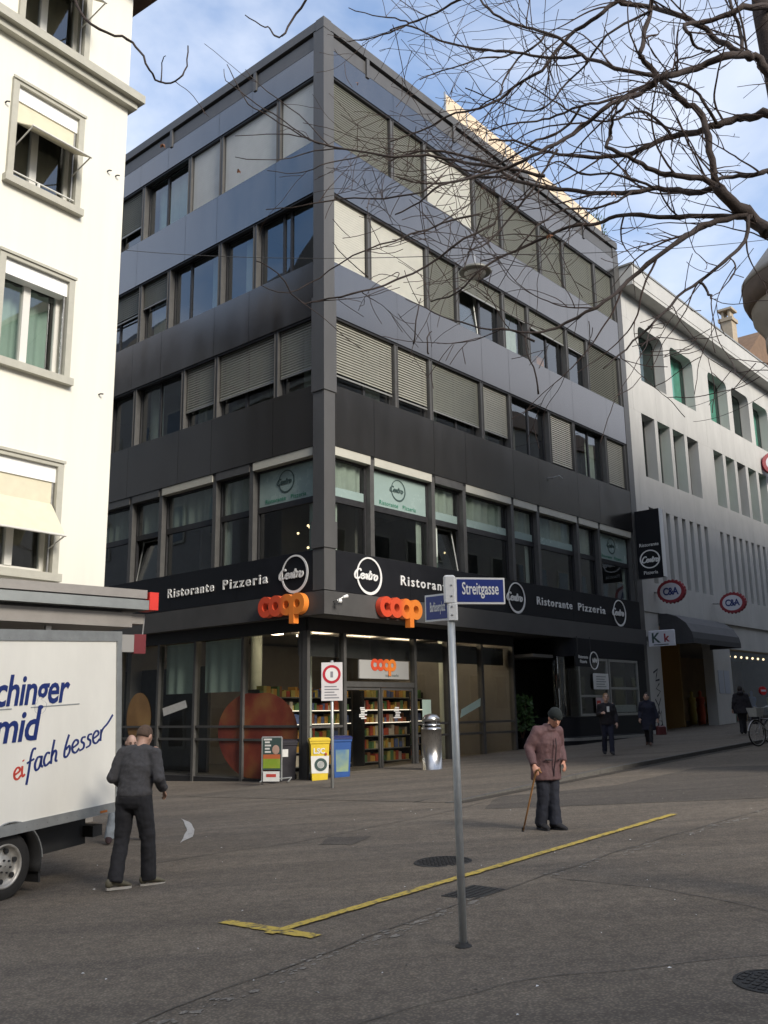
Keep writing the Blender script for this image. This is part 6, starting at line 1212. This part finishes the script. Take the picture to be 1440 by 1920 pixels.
person('woman in long navy coat passing the pale pillar with a red handbag', (x, y, gz(x, y)+PZ), 205, stand(1.51, .02, LW=(-.30, -.02, .86), LK=(-.08, .14, .5), LA=(-.08, .22, .085), LT=(-.09, .38, .03), RK=(.09, -.05, .49), RA=(.1, -.22, .11), RT=(.11, -.07, .03)),
   [('trousers', M_TRN, dict(w=.9)), ('coat', M_NAVY, dict(hem=-.38, flare=1.12, sl=1.15, collar=True)), ('shoes', mat('brown_boot', (.07, .035, .025), .6)), ('hair', M_HAIRD, dict(front=.07))], .014, skin=M_SKIN2)
t = thing('handbag', 'dark red handbag carried by the woman in the navy coat', 'handbag', (x+.36, y+.02, gz(x, y)+PZ+.30), R(30)); MB().bbox(-.17, .17, -.07, .07, 0, .26, .03).build('body', mat('dark_red_leather', (.10, .02, .022), .5), t); MB().tube([(-.1, 0, .25), (-.06, 0, .40), (.06, 0, .40), (.1, 0, .25)], .01, 5).build('handle', M_TRN, t)
x, y = 11.65, 31.0
person('person in black coat and tights seen from behind near the bicycles', (x, y, gz(x, y)+PZ), 20, stand(1.56, .0, LW=(-.30, .05, .88), RW=(.32, .0, .88), LK=(-.05, .03, .49), LA=(-.06, -.06, .1), LT=(-.06, .10, .03), RK=(.06, .06, .49), RA=(.05, .12, .085), RT=(.06, .28, .03)),
   [('trousers', M_TRN, dict(w=.92)), ('coat', M_BLKT, dict(hem=-.18, flare=1.3, w=1.05, hood=True)), ('shoes', M_TRN), ('hair', M_HAIRD, dict(long=False, cut=-.09))], .014)
t = thing('shopping_bag', 'black shopping bag carried by the person near the bicycles', 'bag', (x+.42, y-.12, gz(x, y)+PZ+.32), R(-20)); MB().bbox(-.16, .16, -.06, .06, 0, .34, .02).build('body', M_BLKT, t); MB().tube([(-.08, 0, .33), (-.05, 0, .50), (.05, 0, .50), (.08, 0, .33)], .008, 5).build('handle', M_TRN, t)

# ---------------------------------------------------------------- bicycles at the kerb
M_BIKE = mat('bike_silver', (.34, .34, .35), .35, .5); M_BIKED = mat('bike_dark', (.03, .03, .035), .4, .3)
def bike(x, y, rot, label, mfr, basket):
    t = thing('bicycle', label, 'bicycle', (x, y, gz(x, y)), rot, 'bicycles parked at the kerb'); r = .34
    for wx in (-.52, .52):
        w_ = bpy.data.objects.new('wheel', None); COL.objects.link(w_); w_.parent = t; w_.location = (wx, 0, r)
        MB().tube([(r*math.cos(2*math.pi*k/32), 0, r*math.sin(2*math.pi*k/32)) for k in range(32)], .019, 6, closed=True).build('tyre', M_RUB, w_, True)
        MB().tube([((r-.03)*math.cos(2*math.pi*k/32), 0, (r-.03)*math.sin(2*math.pi*k/32)) for k in range(32)], .011, 5, closed=True).build('rim', M_ALU, w_, True)
        b = MB()
        for k in range(18): a = 2*math.pi*k/18; b.tube([(0, .02*(-1)**k, 0), ((r-.03)*math.cos(a), 0, (r-.03)*math.sin(a))], .0018, 3)
        b.tube([(0, -.05, 0), (0, .05, 0)], .018, 8); b.build('spokes', M_ALU, w_)
        MB().tube([(.37*math.cos(R(a)), 0, .37*math.sin(R(a))) for a in range(10, 171, 10)], .022, 6, .3, side=(0, 1, 0)).build('mudguard', mfr, w_)
    b = MB(); bb, st, hd_, hb = (-.04, 0, .29), (-.16, 0, .78), (.34, 0, .80), (.40, 0, .62)
    b.tube([bb, st], .017, 8).tube([bb, hb], .019, 8).tube([(-.13, 0, .68), (.36, 0, .74)], .016, 8).tube([hd_, hb], .02, 8); 
    for s_ in (-.05, .05): b.tube([bb, (-.52, s_, r)], .010, 6).tube([(-.14, 0, .72), (-.52, s_, r)], .009, 6).tube([hb, (.46, s_, .5), (.52, s_, r)], .012, 6)
    b.build('frame', mfr, t, True)
    MB().tube([st, (-.18, 0, .90)], .013, 6).tube([hd_, (.30, 0, 1.0)], .013, 6).build('seat_post', M_ALU, t)
    b = MB(); b.tube([(-.32, 0, .92), (-.2, 0, .935), (-.02, 0, .925)], [(.085, .03), (.07, .028), (.018, .016)], 10, side=(0, 1, 0)); b.build('saddle', M_BIKED, t, True)
    MB().tube([(.18, -.29, 1.02), (.28, -.22, 1.05), (.33, 0, 1.0), (.28, .22, 1.05), (.18, .29, 1.02)], .012, 8).build('handlebar', M_ALU, t, True)
    b = MB(); b.tube([(-.04, -.07, .29), (.06, -.09, .16)], .01, 6).tube([(-.04, .07, .29), (-.14, .09, .42)], .01, 6).box(.01, .11, -.17, -.09, .145, .165).box(-.19, -.09, .09, .17, .41, .43); b.build('crank', M_ALU, t)
    b = MB(); b.tube([(-.04+.09*math.cos(2*math.pi*k/20), -.05, .29+.09*math.sin(2*math.pi*k/20)) for k in range(20)], .005, 5, closed=True).tube([(-.04, -.05, .38), (-.52, -.05, .37)], .004, 4).tube([(-.04, -.05, .20), (-.52, -.05, .31)], .004, 4); b.build('chain', M_BIKED, t)
    MB().tube([(-.16, -.05, .72), (-.75, -.05, .72), (-.75, .05, .72), (-.16, .05, .72)], .008, 5).tube([(-.7, .05, .72), (-.52, .05, r)], .006, 5).build('rack', M_BIKED, t)
    if basket: b = MB(); b.loft([[(.38, -.13, .78), (.62, -.13, .78), (.62, .13, .78), (.38, .13, .78)], [(.34, -.17, 1.02), (.68, -.17, 1.02), (.68, .17, 1.02), (.34, .17, 1.02)]]); b.build('basket', mat('basket_white', (.36, .37, .36), .7, 0, .2, 20), t)
    return t
bike(10.62, 26.35, R(180 + 30), 'silver bicycle with a pale front basket, nearest the kerb', M_BIKE, True)
bike(11.2, 26.95, R(180 + 35), 'dark bicycle behind the silver one at the right edge', M_BIKED, False)
t = thing('red_lantern', 'small red round sign in the shop window at the right edge', 'sign', tuple(bw(29.3, -.12, 2.35)), BROT - .5); MB().disc(0, 0, .20, -.05, .05, 24).build('disc', mat('bright_red', (.55, .03, .03), .5), t); MB().box(-.14, .14, -.056, -.051, -.04, .05).build('white_bar', M_SIGNW, t); MB().box(-.03, .03, .051, .2, -.03, .03).build('bracket', M_ALU, t)
